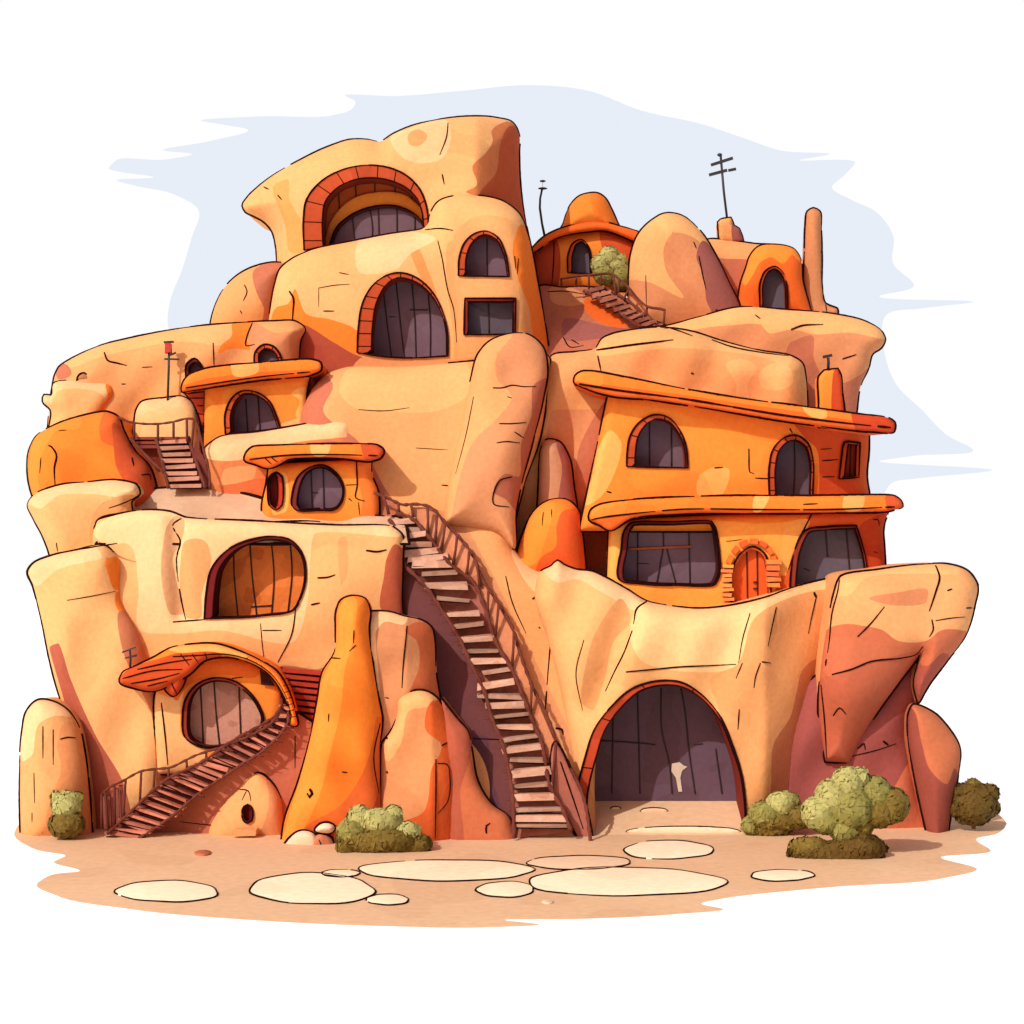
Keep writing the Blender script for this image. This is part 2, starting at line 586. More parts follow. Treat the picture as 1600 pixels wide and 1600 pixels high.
# ramp of trodden earth leading into the big arch
mb = MB()
o = curve([(880, 1236, 'c'), (1180, 1236, 'c'), (1175, 1290), (1165, 1318), (1060, 1328), (960, 1324), (915, 1318)], 8.0)
gx, gy = np.meshgrid(np.arange(880, 1180, 12), np.arange(1238, 1330, 5.0))
g = np.stack([gx.ravel(), gy.ravel()], 1); g = g[inside(o, g)]; g = g[distto(o, g) > 3]
pa = np.vstack([o, g]); n = len(o)
res = delaunay_2d_cdt([Vector((float(a), float(b))) for a, b in pa], [(i, (i+1) % n) for i in range(n)], [], 1, 1e-4)


def rampY(py):
    t = (py - 1236) / (1318 - 1236)
    return 2.6 + t * (-1.15 - 2.6)


mb.add([P(v[0], v[1], rampY(v[1])) for v in res[0]], [list(f)[::-1] for f in res[2]], C(236, 200, 158))
structure(mb.build('path', [SAND]))


# ================================================================== far right of the summit
rock('rock_slab', 'flat-topped brown rock slab behind the tall rounded boulder, carrying the aerial block',
     [(1090, 380), (1106, 374), (1141, 376), (1178, 381), (1210, 386), (1220, 420), (1215, 500, 'c'), (1090, 500, 'c')], 13, B=0.6, R=30, T=2, col=TAN2,
     patches=[([(1085, 402), (1130, 404), (1180, 408), (1220, 430), (1220, 505), (1085, 505)], BROWN)], seed=2)
o_, _ = rock('rock_spire', 'thin upright stone spire at the far right of the summit',
     [(1256, 487, 'c'), (1255, 440), (1257, 398), (1259, 350), (1262, 330), (1271, 325), (1281, 330), (1283, 360), (1284, 406), (1285, 450), (1290, 474), (1300, 479), (1308, 482), (1309, 495, 'c'), (1258, 497, 'c')],
     12, B=0.28, R=14, T=0.6, col=DUN, seed=3, cracks=[[(1290, 476), (1292, 488)]])
t = thing('clay_hut', 'small orange clay hut with one dark arched doorway beside the stone spire', 'hut', P(1212, 490, 12))
mbh, hf = puff([(1150, 495, 'c'), (1158, 441), (1166, 418), (1172, 400), (1184, 386), (1211, 382), (1242, 390), (1251, 404), (1254, 437), (1262, 468), (1271, 497, 'c')], 11.5, B=0.5, R=26, T=2, col=DEEP, seed=4,
     patches=[([(1158, 441), (1172, 398), (1184, 380), (1211, 378), (1246, 388), (1250, 410), (1238, 398), (1224, 412), (1205, 402), (1190, 408), (1176, 430), (1164, 446)], ORANGE)],
     holes=[[(1187, 479, 'c'), (1188, 440), (1197, 422), (1211, 416), (1223, 425), (1229, 443), (1231, 484, 'c')]])
mbh.build('wall', [CLAY, INK], t)
window(t, hf, [(1187, 479, 'c'), (1188, 440), (1197, 422), (1211, 416), (1223, 425), (1229, 443), (1231, 484, 'c')], (5, 4, 3, 0), 0.4, GREYB, BRICK, name='door_frame', pname='door')

t = thing('aerial_mast', 'tall television aerial with two crossbars standing on a tan block at the summit', 'aerial', P(1136, 344, 13.6))
m = MB(); A = lambda x, y: P(x, y, 13.6)
m.tube([A(1136.5, 345), A(1131, 300), A(1126, 243)], 0.05, n=6); m.build('mast', [STEEL], t)
for a, b in (((1111, 258), (1145, 247)), ((1108, 273.5), (1136, 266))):
    m = MB(); m.box(A(*a), A(*b), 0.10, 0.11); m.build('crossbar', [STEEL], t)
m = MB(); m.box(A(1138, 266.5), A(1150, 264), 0.10, 0.1); m.build('stub_arm', [STEEL], t)
m = MB(); m.ball(A(1124.5, 242), (0.10, .08, .07)); m.build('tip', [STEEL], t)
rock('rock_block', 'small tan stone block with a chipped right side under the television aerial',
     [(1124, 378, 'c'), (1122, 347, 'c'), (1126, 343), (1142, 340, 'c'), (1147, 352, 'c'), (1155, 357, 'c'), (1160, 368), (1163, 380, 'c')], 13.2, B=0.18, R=4, T=0.9, col=TAN2,
     patches=[([(1147, 345), (1170, 350), (1170, 385), (1150, 385)], MAUVE)], seed=6)

# domed hut
t = thing('domed_hut', 'orange round hut with a domed cap and red rim, behind the green summit bush', 'hut', P(915, 450, 14))
mb_, f_ = puff([(872, 362, 'c'), (879, 352), (884, 336), (893, 318), (906, 306), (920, 302), (934, 302), (945, 309), (954, 324), (966, 350), (972, 362, 'c')], 13.2, B=0.9, R=40, T=2.2, col=ORANGE, seed=7, amp=.03,
               patches=[([(925, 300), (950, 300), (975, 365), (938, 365), (930, 340)], ORANGE2)])
mb_.build('dome', [CLAY, INK], t)
mb_, f_ = puff([(827, 392, 'c'), (850, 370), (893, 352), (936, 346), (967, 353), (1003, 367), (1003, 382, 'c'), (943, 360), (916, 362), (870, 372), (832, 396, 'c')], 12.6, B=0.25, R=7, T=2.4, col=DEEP, seed=8, amp=.01)
mb_.build('roof_rim', [CLAY, INK], t)
hole = [(887, 426, 'c'), (888, 396), (896, 379), (909, 374), (920, 386), (923, 400), (924, 428, 'c')]
mb_, f_ = puff([(832, 392, 'c'), (870, 371), (916, 360), (943, 358), (1000, 378, 'c'), (1000, 455, 'c'), (832, 455, 'c')], 13.3, B=0.5, R=25, T=2, col=ORANGE, seed=9, amp=.03,
               patches=[([(825, 380), (866, 372), (864, 460), (825, 460)], C(190, 80, 45)), ([(938, 350), (1010, 370), (1010, 410), (945, 395)], RED)], holes=[hole],
               cracks=[[(866, 374), (865, 410), (862, 448)]])
mb_.build('wall', [CLAY, INK], t)
window(t, f_, hole, (7, 4, 2, 0), 0.4, GREYB, BRICK)

t = thing('whip_aerial', 'thin curved black whip aerial beside the domed hut', 'aerial', P(851, 366, 13.2))
m = MB(); A = lambda x, y: P(x, y, 13.2)
m.tube([A(851, 369), A(847, 350), A(843.5, 325), A(844, 310), A(847, 296)], [.055, .05, .05, .045, .045], n=6); m.build('rod', [STEEL], t)
m = MB(); m.ball(A(848, 294.5), (0.18, .08, .05)); m.build('cap', [STEEL], t)
m = MB(); m.ball(A(848, 283), (0.12, .08, .045)); m.tube([A(848, 294), A(848, 283)], 0.008); m.build('tip', [STEEL], t)

# slope with stair
rock('hillside', 'hillside painted shade brown under the domed hut with loose rubble along its foot', [(835, 450, 'c'), (848, 446), (877, 449), (916, 448), (955, 455), (985, 478), (1010, 496), (1045, 512), (1060, 545, 'c'), (1060, 600, 'c'), (835, 600, 'c')],
     12.3, B=0.2, R=14, T=2, col=BROWN, tilt=0.035, ref=(850, 446), seed=10, amp=.1,  # brown base has the slope's shadow tone painted in
     patches=[([(858, 452), (900, 452), (920, 470), (895, 478), (862, 470)], DUN), ([(912, 470), (935, 462), (955, 480), (978, 512), (955, 510), (930, 500), (915, 485)], DEEP), ([(880, 500), (950, 510), (985, 515), (930, 530), (880, 528)], MAUVE)],
     cracks=[[(856, 456), (880, 455), (915, 460), .02], [(880, 527), (890, 542), (912, 540), .02], [(893, 531), (905, 538), .02]])
rock('boulder', 'tall rounded tan boulder beside the summit stair, its right flank painted dark',
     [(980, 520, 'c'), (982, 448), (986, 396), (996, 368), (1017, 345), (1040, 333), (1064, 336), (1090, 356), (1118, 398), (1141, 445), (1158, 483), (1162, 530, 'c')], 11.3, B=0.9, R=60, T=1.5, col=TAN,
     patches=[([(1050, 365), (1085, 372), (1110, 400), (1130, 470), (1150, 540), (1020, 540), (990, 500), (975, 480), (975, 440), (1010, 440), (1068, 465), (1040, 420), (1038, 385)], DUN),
              ([(1098, 376), (1120, 395), (1170, 490), (1170, 540), (1125, 540), (1118, 500), (1104, 470), (1100, 430), (1088, 400)], MAUVE)],  # mauve patch paints shade on the right flank
     cracks=[[(1084, 378), (1088, 388), .02], [(1092, 400), (1098, 430), (1103, 452), .02], [(1118, 484), (1140, 490), .022], [(1009, 430), (1010, 478), .012]], seed=11)

rock('plateau', 'broad tan rock plateau with an overhanging right lip under the stone spire',
     [(1000, 512, 'c'), (1036, 510), (1090, 496), (1156, 480), (1226, 484), (1304, 491), (1354, 503), (1377, 517), (1383, 530), (1377, 543), (1364, 552), (1357, 575), (1345, 602), (1338, 645), (1330, 760, 'c'), (1000, 760, 'c')], 8.2, B=0.8, R=34, T=5, col=DUN,
     patches=[([(1000, 508), (1100, 480), (1180, 475), (1300, 486), (1390, 510), (1388, 528), (1330, 520), (1270, 522), (1240, 515), (1200, 520), (1190, 508), (1120, 510), (1050, 518)], TAN),
              ([(1235, 535), (1270, 525), (1272, 560), (1300, 600), (1345, 585), (1370, 560), (1355, 600), (1340, 660), (1330, 765), (1240, 765)], BROWN)],
     cracks=[[(1236, 515), (1252, 509), (1286, 507), .026], [(1316, 561), (1338, 554), .02], [(1180, 492), (1188, 498), .02]], seed=12)
rock('rock_shelf', 'long rounded tan rock shelf directly above the sloping roof of the large orange house',
     [(852, 572), (862, 556), (900, 550), (932, 543), (940, 530), (957, 522), (1036, 512), (1080, 518), (1125, 532), (1188, 548), (1238, 557), (1253, 567), (1259, 590), (1262, 660), (1262, 910, 'c'), (790, 910, 'c'), (805, 700), (835, 620)], 6.0, B=0.9, R=38, T=3, col=TAN2,
     patches=[([(930, 548), (960, 515), (1040, 505), (1130, 528), (1195, 545), (1240, 555), (1235, 570), (1180, 556), (1120, 548), (1050, 544), (935, 556)], TAN),
              ([(1135, 568), (1165, 562), (1182, 572), (1168, 600), (1170, 640), (1150, 640), (1150, 600)], TAN),
              ([(1200, 570), (1232, 572), (1238, 600), (1225, 608), (1190, 604), (1185, 588)], TAN),
              ([(865, 640), (905, 640), (940, 640), (940, 910), (870, 910)], DUN), ([(905, 700), (950, 620), (960, 910), (920, 910)], BROWN)],
     cracks=[[(932, 547), (980, 540), (1052, 531), .03], [(1036, 510), (1060, 517), (1082, 525), .028], [(1112, 531), (1140, 541), (1190, 551), (1232, 556), .026], [(934, 556), (939, 580), .022], [(1080, 583), (1084, 584), .03]],
     seed=13, amp=.12)

# ================================================================== the tower
t = thing('rock_tower', 'tall carved tan tower house with brick-framed lens balcony at the top', 'rock house', P(640, 560, 11))
lens_o = [(475, 391, 'c'), (474, 342), (478, 314), (503, 282), (535, 265), (571, 258), (600, 260), (636, 275), (656, 296), (666, 322), (670, 356, 'c')]
T1 = [(438, 600, 'c'), (433, 420), (431, 384), (425, 361), (412, 346), (396, 337), (384, 331), (379, 321), (386, 309), (402, 293), (425, 275), (467, 251), (516, 228), (548, 218), (574, 218), (594, 221), (613, 210), (643, 197),
      (685, 187), (734, 182), (776, 184), (802, 192), (811, 209), (811, 241), (813, 290), (818, 329), (831, 394), (844, 469), (857, 556), (858, 620, 'c')]
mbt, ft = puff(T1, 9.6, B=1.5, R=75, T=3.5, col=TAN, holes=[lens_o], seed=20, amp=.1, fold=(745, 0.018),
    patches=[([(610, 215), (640, 200), (700, 190), (705, 215), (690, 248), (640, 252), (622, 240)], CREAM), ([(638, 210), (655, 202), (668, 212), (655, 228), (640, 226)], TAN2),
             ([(428, 290), (450, 280), (452, 310), (472, 350), (476, 392), (455, 395), (445, 350)], C(250, 170, 95)),
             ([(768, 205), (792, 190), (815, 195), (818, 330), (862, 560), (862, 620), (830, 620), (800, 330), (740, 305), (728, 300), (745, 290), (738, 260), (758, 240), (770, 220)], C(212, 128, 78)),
             ([(795, 198), (818, 200), (822, 340), (865, 560), (865, 625), (845, 625), (820, 400), (800, 322), (750, 303), (775, 270), (782, 225)], C(196, 92, 52))],  # last two patches: shaded right side of the tower, painted in
    cracks=[[(700, 192), (698, 212), (687, 242), .018], [(691, 272), (694, 288), .02], [(434, 305), (440, 312), .02], [(412, 292), (420, 296), .02]])
mbt.build('wall', [ROCK, INK], t)
fr, yp = window(t, ft, lens_o, (30, 20, 8, 0), 1.3, C(205, 92, 42), BRICK, joints=17, name='balcony_frame', pname='back_wall', pmat=CLAY,
                bars=[[(529, 300), (532, 350)], [(555, 285), (557, 316)], [(586, 278), (585, 330)], [(617, 280), (617, 330)], [(643, 292), (643, 320)]])
inner = [(513, 388, 'c'), (527, 354), (552, 334), (587, 322), (620, 322), (649, 335), (668, 358, 'c'), (668, 392, 'c')]
band = [(505, 384, 'c'), (520, 340), (548, 312), (590, 300), (632, 304), (664, 330, 'c'), (672, 390, 'c')]
m, f2 = puff(band, yp-0.12, B=0.02, R=4, T=0.1, col=ORANGE, ink=False, holes=[inner], amp=0)
m.build('plaster_band', [CLAY, INK], fr)
window(t, lambda p: np.full(len(p), yp-0.2), inner, (4, 4, 3, 0), 0.15, GREYP, C(70, 30, 30), name='window',
       bars=[[(550, 333), (555, 385)], [(578, 326), (582, 360), (580, 378)], [(591, 324), (592, 376)], [(620, 322), (620, 370)], [(648, 334), (648, 370)]])

t2 = thing('rock_house', 'curved tan front block of the tower with tall plank door and two small windows', 'rock house', P(640, 600, 9.5))
door = [(558, 551, 'c'), (560, 511), (567, 472), (582, 446), (604, 430), (626, 426), (649, 433), (672, 452), (688, 478), (698, 511), (700, 556, 'c'), (640, 559), (590, 556)]
wa = [(716, 431, 'c'), (718, 400), (726, 379), (741, 365), (760, 361), (778, 371), (789, 394), (796, 432, 'c')]
wr = [(726, 466, 'c'), (806, 466, 'c'), (805, 522, 'c'), (725, 523, 'c')]
T2 = [(412, 720, 'c'), (420, 500), (430, 443), (438, 420), (454, 406), (483, 392), (555, 376), (607, 366), (660, 357), (668, 350), (672, 335), (685, 315), (711, 306), (750, 306), (789, 316), (812, 335), (825, 368), (841, 446), (858, 556), (860, 720, 'c')]
mbt, ft = puff(T2, 8.0, B=1.0, R=55, T=3, col=TAN, holes=[door, wa, wr], seed=21, amp=.08, fold=(815, 0.02),
    patches=[([(700, 380), (714, 372), (720, 440), (728, 600), (712, 620), (708, 520), (700, 460)], C(238, 170, 105)),
             ([(713, 360), (740, 340), (800, 345), (830, 400), (840, 500), (850, 620), (712, 620), (716, 560), (714, 470)], C(240, 176, 112)),
             ([(802, 380), (815, 350), (832, 372), (850, 470), (858, 560), (840, 560), (826, 480), (808, 430)], ORANGE2),
             ([(640, 382), (652, 385), (668, 420), (684, 470), (672, 460), (655, 430)], C(250, 160, 90)),
             ([(450, 475), (460, 452), (478, 490), (520, 500), (560, 520), (560, 556), (500, 540), (450, 520), (425, 510), (432, 480)], ORANGE2),
             ([(560, 376), (650, 362), (680, 372), (640, 398), (620, 420), (560, 424), (555, 400)], CREAM),
             ([(420, 512), (470, 506), (520, 534), (560, 556), (600, 562), (560, 600), (540, 740), (410, 740)], C(176, 84, 62)),  # painted shadow on the tower's lower left foot
             ([(560, 562), (700, 562), (855, 556), (860, 730), (560, 730)], C(226, 160, 105))],
    cracks=[[(530, 426), (545, 429), .014], [(498, 450), (520, 446), (546, 444), .012], [(498, 450), (498, 480), .01], [(505, 486), (522, 486), .018], [(684, 376), (690, 400), (700, 455), (708, 480), (714, 540), .016],
            [(452, 455), (458, 464), (457, 500), .03], [(664, 359), (690, 357), (708, 360), .02], [(804, 400), (806, 420), .014], [(810, 404), (808, 428), .014]])
mbt.build('wall', [ROCK, INK], t2)
window(t2, ft, door, (22, 8, 2, 0), 1.15, GREYP, BRICK, joints=22, name='door_frame', pname='door',
       bars=[[(598, 440), (602, 480), (612, 560)], [(618, 432), (624, 490), (632, 562)], [(643, 434), (648, 500), (650, 562)], [(668, 450), (672, 500), (672, 562)], [(640, 484), (668, 484)], [(608, 495), (618, 495)]])
window(t2, ft, wa, (11, 6, 3, 0), 0.75, GREYP, BRICK, joints=10, bars=[[(761, 366), (761, 432)]])
window(t2, ft, wr, (6, 5, 4, 0), 0.5, GREYB, C(140, 40, 35), bars=[[(763, 470), (764, 520)]])

rock('boulder', 'leaning tan boulder against the left side of the tower front', [(322, 560, 'c'), (328, 510), (336, 478), (352, 448), (374, 428), (402, 415), (430, 410), (446, 412), (436, 450), (428, 520), (425, 560, 'c')], 9.0, B=0.8, R=40, T=2, col=TAN2,
     patches=[([(395, 425), (450, 405), (450, 560), (405, 560), (412, 480), (400, 455)], BROWN)], cracks=[[(382, 445), (386, 455), (380, 470), .018], [(375, 485), (378, 490), .018]], seed=22)

# ================================================================== left shoulder
t = thing('rock_ledge', 'long low tan ledge dwelling with two tiny windows above the upper left house', 'rock house', P(280, 700, 8))
w1 = [(397, 572, 'c'), (399, 549), (412, 538), (427, 541), (437, 553), (442, 572, 'c')]
w2 = [(290, 592, 'c'), (292, 568), (304, 560), (314, 570), (319, 592, 'c')]
L1 = [(72, 720, 'c'), (76, 650), (82, 605), (86, 586), (92, 574), (109, 562), (154, 541), (201, 529), (292, 512), (367, 505), (427, 502), (463, 503), (477, 514), (470, 530), (467, 562), (470, 720, 'c')]
mbt, ft = puff(L1, 7.0, B=1.0, R=45, T=3, col=TAN2, holes=[w1, w2], seed=23, amp=.1,
    patches=[([(86, 575), (154, 538), (292, 508), (365, 500), (362, 535), (280, 534), (210, 545), (150, 560), (110, 575)], TAN),
             ([(362, 500), (394, 503), (385, 530), (392, 545), (360, 545), (340, 552), (345, 540), (362, 525)], ORANGE2),
             ([(394, 505), (430, 520), (470, 512), (482, 505), (475, 720), (385, 720), (400, 560), (388, 530)], DUN), ([(88, 572), (105, 570), (112, 585), (90, 592)], BROWN)],
    cracks=[[(163, 551), (168, 563), (182, 567), (198, 571), .026], [(333, 536), (334, 570), .016], [(394, 505), (386, 525), (384, 540), (398, 538), .02], [(190, 600), (196, 600), .02], [(222, 574), (238, 573), .012]])
mbt.build('wall', [ROCK, INK], t)
window(t, ft, w1, (7, 7, 5, 0), 0.35, GREYB, BRICK, joints=8)
window(t, ft, w2, (5, 6, 1, 0), 0.35, GREYB, C(110, 45, 40))
rock('rock_stump', 'pale stubby stone block at the far left edge, above the round orange boulder',
     [(72, 720, 'c'), (77, 668), (79, 640), (67, 627), (69, 617), (80, 618), (83, 600), (109, 594), (154, 596), (174, 601), (180, 613), (170, 632), (160, 648), (165, 720, 'c')], 6.2, B=0.6, R=26, T=2, col=CREAM,
     patches=[([(92, 610), (150, 612), (165, 622), (150, 720), (90, 720)], TAN), ([(165, 600), (190, 600), (168, 640), (158, 655), (155, 640), (168, 620)], ORANGE2)], seed=24)
rock('pebble_rock', 'little grey-brown stone lying on top of the pale block at the far left', [(120, 594, 'c'), (124, 586), (131, 583), (138, 588), (141, 595, 'c')], 6.0, B=0.15, R=8, T=0.3, col=C(190, 130, 90), seed=25)
t = thing('aerial_mast', 'thin mast with a red boxed head and one crossbar rising from the pale rounded block', 'aerial', P(262, 624, 5.4))
A = lambda x, y: P(x, y, 5.4)
m = MB(); m.tube([A(262, 626), A(263.5, 580), A(264, 548)], 0.042); m.build('mast', [STEEL], t)
m = MB(); m.box(A(264, 551), A(264, 536), 0.2, 0.2, C(190, 70, 60), up=(0, 1, 0), jit=.03); m.build('lamp_box', [CLAY], t)
m = MB(); m.box(A(256.5, 535), A(271, 534), 0.2, 0.06); m.build('cap', [IRON], t)
m = MB(); m.box(A(257, 561), A(280, 561.5), 0.08, 0.06); m.box(A(263, 556), A(275, 551), 0.06, 0.06); m.build('crossbar', [STEEL], t)
rock('rock_block', 'pale rounded block at the back of the upper stair landing, under the red-headed mast', [(205, 720, 'c'), (210, 660), (213, 641), (220, 629), (255, 622), (289, 621), (306, 636), (312, 664), (314, 720, 'c')], 5.7, B=0.6, R=26, T=2, col=CREAM,
     patches=[([(212, 655), (300, 640), (318, 660), (318, 725), (205, 725)], C(250, 205, 140))], cracks=[[(250, 622), (275, 620), .03]], seed=26)

# upper orange house
t = thing('clay_house', 'upper left orange clay house with slab roof, one arched window and dark side wing', 'house', P(400, 685, 6))
win = [(352, 678, 'c'), (352, 645), (360, 625), (375, 612), (394, 611), (420, 626), (431, 649), (438, 670, 'c')]
mbt, ft = puff([(318, 700, 'c'), (320, 604), (322, 600), (487, 578, 'c'), (479, 615), (479, 641), (484, 700, 'c')], 5.2, B=0.35, R=14, T=2.5, col=ORANGE, holes=[win], seed=27, amp=.03,
    patches=[([(315, 595), (490, 575), (490, 592), (420, 602), (350, 612), (345, 640), (330, 625)], ORANGE2), ([(455, 615), (478, 605), (480, 625), (472, 660), (462, 650), (468, 625)], C(255, 190, 100)), ([(340, 690), (420, 668), (490, 655), (490, 705), (340, 705)], TAN)])
mbt.build('wall', [CLAY, INK], t)
m, f2 = puff([(284, 610, 'c'), (322, 600, 'c'), (322, 690, 'c'), (314, 660), (302, 630)], 5.3, B=0.2, R=10, T=2, col=C(190, 72, 38), seed=28, amp=.03, cracks=[[(290, 615), (320, 612), .018], [(296, 622), (320, 622), .018], [(308, 634), (320, 634), .018], [(306, 645), (320, 648), .018]])
m.build('side_wing', [CLAY, INK], t)
m, f2 = puff([(284, 612), (285, 600), (293, 588), (315, 578), (356, 571), (405, 567), (487, 562), (501, 567), (502, 577), (485, 586), (405, 594), (349, 602), (300, 610)], 4.5, B=0.22, R=6, T=2.6, col=DEEP, seed=29, amp=.02,
    patches=[([(285, 600), (293, 585), (400, 564), (490, 560), (505, 568), (500, 575), (400, 582), (320, 592)], ORANGE2), ([(362, 565), (402, 563), (404, 580), (364, 586)], C(255, 180, 100))],
    cracks=[[(290, 606), (349, 597), (405, 589), (484, 581), .02]])
m.build('roof', [CLAY, INK], t)
window(t, ft, win, (9, 5, 3, 0), 0.8, GREYP, BRICK, joints=9, bars=[[(384, 624), (387, 675)], [(403, 616), (406, 673)]])

rock('rock_shelf', 'smooth pale shelf of rock between the upper and lower orange clay houses', [(318, 800, 'c'), (320, 700), (341, 684), (405, 675), (480, 662), (526, 653), (545, 657), (556, 676), (562, 700), (600, 740), (600, 820, 'c')], 4.4, B=0.8, R=34, T=2.5, col=C(226, 140, 85),
     patches=[([(315, 695), (341, 680), (480, 658), (530, 650), (560, 680), (530, 684), (470, 690), (420, 700), (390, 715), (345, 720), (322, 715)], CREAM), ([(350, 735), (400, 732), (395, 750), (345, 755)], TAN2), ([(370, 755), (420, 750), (420, 800), (330, 800), (335, 765)], C(222, 120, 70))], seed=30)
rock('boulder', 'big smooth orange boulder at the left edge beside the upper wooden stair', [(70, 810, 'c'), (52, 778), (43, 735), (45, 705), (56, 682), (86, 664), (124, 651), (169, 644), (184, 651), (193, 672), (212, 705), (234, 730), (244, 760), (250, 830, 'c')], 4.2, B=1.1, R=55, T=2.5, col=ORANGE2, mat=CLAY,
     patches=[([(50, 700), (60, 672), (124, 645), (125, 668), (90, 672), (70, 700), (60, 740), (60, 790), (40, 790)], ORANGE), ([(168, 640), (190, 650), (240, 730), (255, 770), (255, 835), (200, 835), (190, 740), (180, 700), (160, 690), (155, 668)], C(236, 110, 48)), ([(178, 660), (195, 670), (250, 750), (255, 835), (205, 835), (198, 760), (182, 730), (178, 700)], C(214, 92, 50))],
     cracks=[[(76, 696), (80, 698), (88, 710), (85, 730), (86, 758), .024], [(64, 715), (62, 740), .018], [(92, 673), (104, 672), .016], [(206, 715), (209, 728), .02], [(221, 742), (234, 742), (236, 750), .018]], seed=31)
rock('rock_stump', 'pale flaring rock stump carrying the big orange boulder at the left edge', [(80, 930, 'c'), (78, 868), (66, 836), (51, 808), (43, 788), (52, 774), (86, 760), (142, 753), (187, 751), (214, 759), (218, 771), (206, 782), (215, 830), (225, 930, 'c')], 2.4, B=0.8, R=34, T=3, col=TAN,
     patches=[([(45, 785), (86, 757), (187, 748), (222, 762), (205, 776), (140, 772), (90, 775), (60, 795)], CREAM), ([(155, 790), (210, 775), (190, 800), (165, 850), (150, 880), (140, 850)], TAN2)],
     cracks=[[(218, 773), (200, 783), (170, 794), .016], [(88, 848), (90, 862), .016]], seed=32)
rock('terrace', 'sloping grey-beige terrace floor in front of the lower orange clay house', [(150, 850, 'c'), (195, 795), (215, 772), (262, 762), (335, 764), (413, 780), (450, 800), (590, 806), (630, 812), (640, 850, 'c')], 3.9, B=0.05, R=10, T=1, col=C(222, 190, 155), tilt=0.030, ref=(300, 762), seed=33, mat=SAND,
     cracks=[[(335, 764), (375, 770), (413, 781), .026], [(414, 816), (480, 814), (500, 815), .026]])

# lower orange house
t = thing('clay_house', 'lower left orange clay house with slab roof, rounded window and narrow red slot', 'house', P(500, 812, 3))
win = [(456, 790), (457, 769), (467, 743), (484, 730), (506, 727), (525, 739), (536, 757), (536, 780), (525, 795), (500, 797), (463, 797)]
slot = [(421, 790), (421, 745), (431, 738), (440, 744), (440, 790), (431, 797)]
mbt, ft = puff([(412, 840, 'c'), (410, 784), (416, 757), (420, 725, 'c'), (581, 716, 'c'), (581, 742), (590, 765), (593, 840, 'c')], 2.8, B=0.35, R=14, T=2.5, col=ORANGE, holes=[win, slot], seed=34, amp=.03,
    patches=[([(415, 720), (590, 712), (585, 735), (540, 738), (500, 724), (460, 740), (445, 770), (440, 735)], ORANGE2), ([(556, 720), (590, 715), (600, 845), (562, 845), (566, 780)], C(240, 125, 52)), ([(430, 735), (446, 740), (446, 800), (428, 805)], C(255, 190, 100))],
    cracks=[[(557, 722), (558, 760), (556, 778), (570, 783), .022], [(545, 779), (550, 783), .02], [(540, 758), (560, 757), .012], [(560, 785), (562, 805), .014]])
mbt.build('wall', [CLAY, INK], t)
m, f2 = puff([(382, 718), (386, 706), (394, 699), (435, 696), (517, 694), (590, 696), (600, 704), (596, 714), (581, 720), (517, 715), (450, 718), (436, 726), (420, 732), (400, 726)], 2.0, B=0.22, R=6, T=2.4, col=DEEP, seed=35, amp=.02,
    patches=[([(384, 712), (394, 695), (517, 690), (604, 694), (600, 708), (517, 709), (450, 711), (400, 714)], ORANGE2), ([(486, 690), (516, 690), (512, 710), (488, 711)], C(255, 190, 110)), ([(565, 690), (604, 694), (600, 720), (575, 722)], RED)],
    cracks=[[(390, 718), (440, 712), (517, 710), (590, 712), .022], [(414, 716), (424, 725), .016], [(424, 715), (434, 722), .016]])
m.build('roof', [CLAY, INK], t)
window(t, ft, win, (9, 4, 2, 3), 0.42, GREYP, C(120, 50, 50), bars=[[(486, 732), (488, 796)], [(505, 728), (506, 797)], [(489, 770), (497, 770)]])
window(t, ft, slot, (3, 3, 9, 3), 0.4, C(150, 50, 40), C(200, 60, 35), name='slot_window', pmat=CLAY)

# ================================================================== central cliff
CC = [(470, 900, 'c'), (472, 640), (490, 605), (512, 584), (540, 574), (620, 573), (720, 566), (790, 560), (858, 558), (856, 600), (842, 690), (818, 760), (806, 860), (840, 890), (920, 900), (990, 960), (960, 1050), (930, 1200), (935, 1340, 'c'), (690, 1340, 'c'), (640, 1000)]
rock('cliff', 'huge tan central cliff face that the long wooden stair climbs', CC, 5.6, B=0.9, R=45, T=4, col=TAN2, tilt=0.0075, ref=(650, 560), seed=40, amp=.06,
     patches=[([(540, 580), (620, 572), (730, 568), (735, 610), (690, 640), (640, 645), (600, 640), (560, 640), (530, 610)], TAN), ([(470, 600), (500, 580), (520, 600), (505, 640), (560, 690), (600, 760), (640, 830), (620, 860), (560, 760), (470, 760)], BROWN),  # brown patch is shade painted along the cliff's left part
              ([(740, 740), (756, 752), (758, 775), (742, 765)], TAN),
              ([(800, 860), (850, 892), (920, 898), (900, 950), (860, 940), (830, 920)], CREAM), ([(640, 800), (700, 800), (760, 880), (800, 960), (860, 1080), (920, 1220), (935, 1345), (880, 1345), (800, 1100), (700, 900)], DUN)],
     cracks=[[(560, 640), (600, 642), (640, 637), .012], [(690, 758), (702, 759), .018], [(704, 778), (712, 784), .03], [(832, 936), (840, 932), (841, 942), .026], [(842, 980), (844, 982), .03], [(868, 1138), (878, 1140), (880, 1148), .026], [(650, 700), (700, 703), .01],
             [(790, 900), (800, 940), (822, 990), .016], [(868, 930), (862, 985), (857, 1040), (852, 1110), .02]],
     noink=[(690, 890, 1000, 1345), (466, 560, 700, 905)])
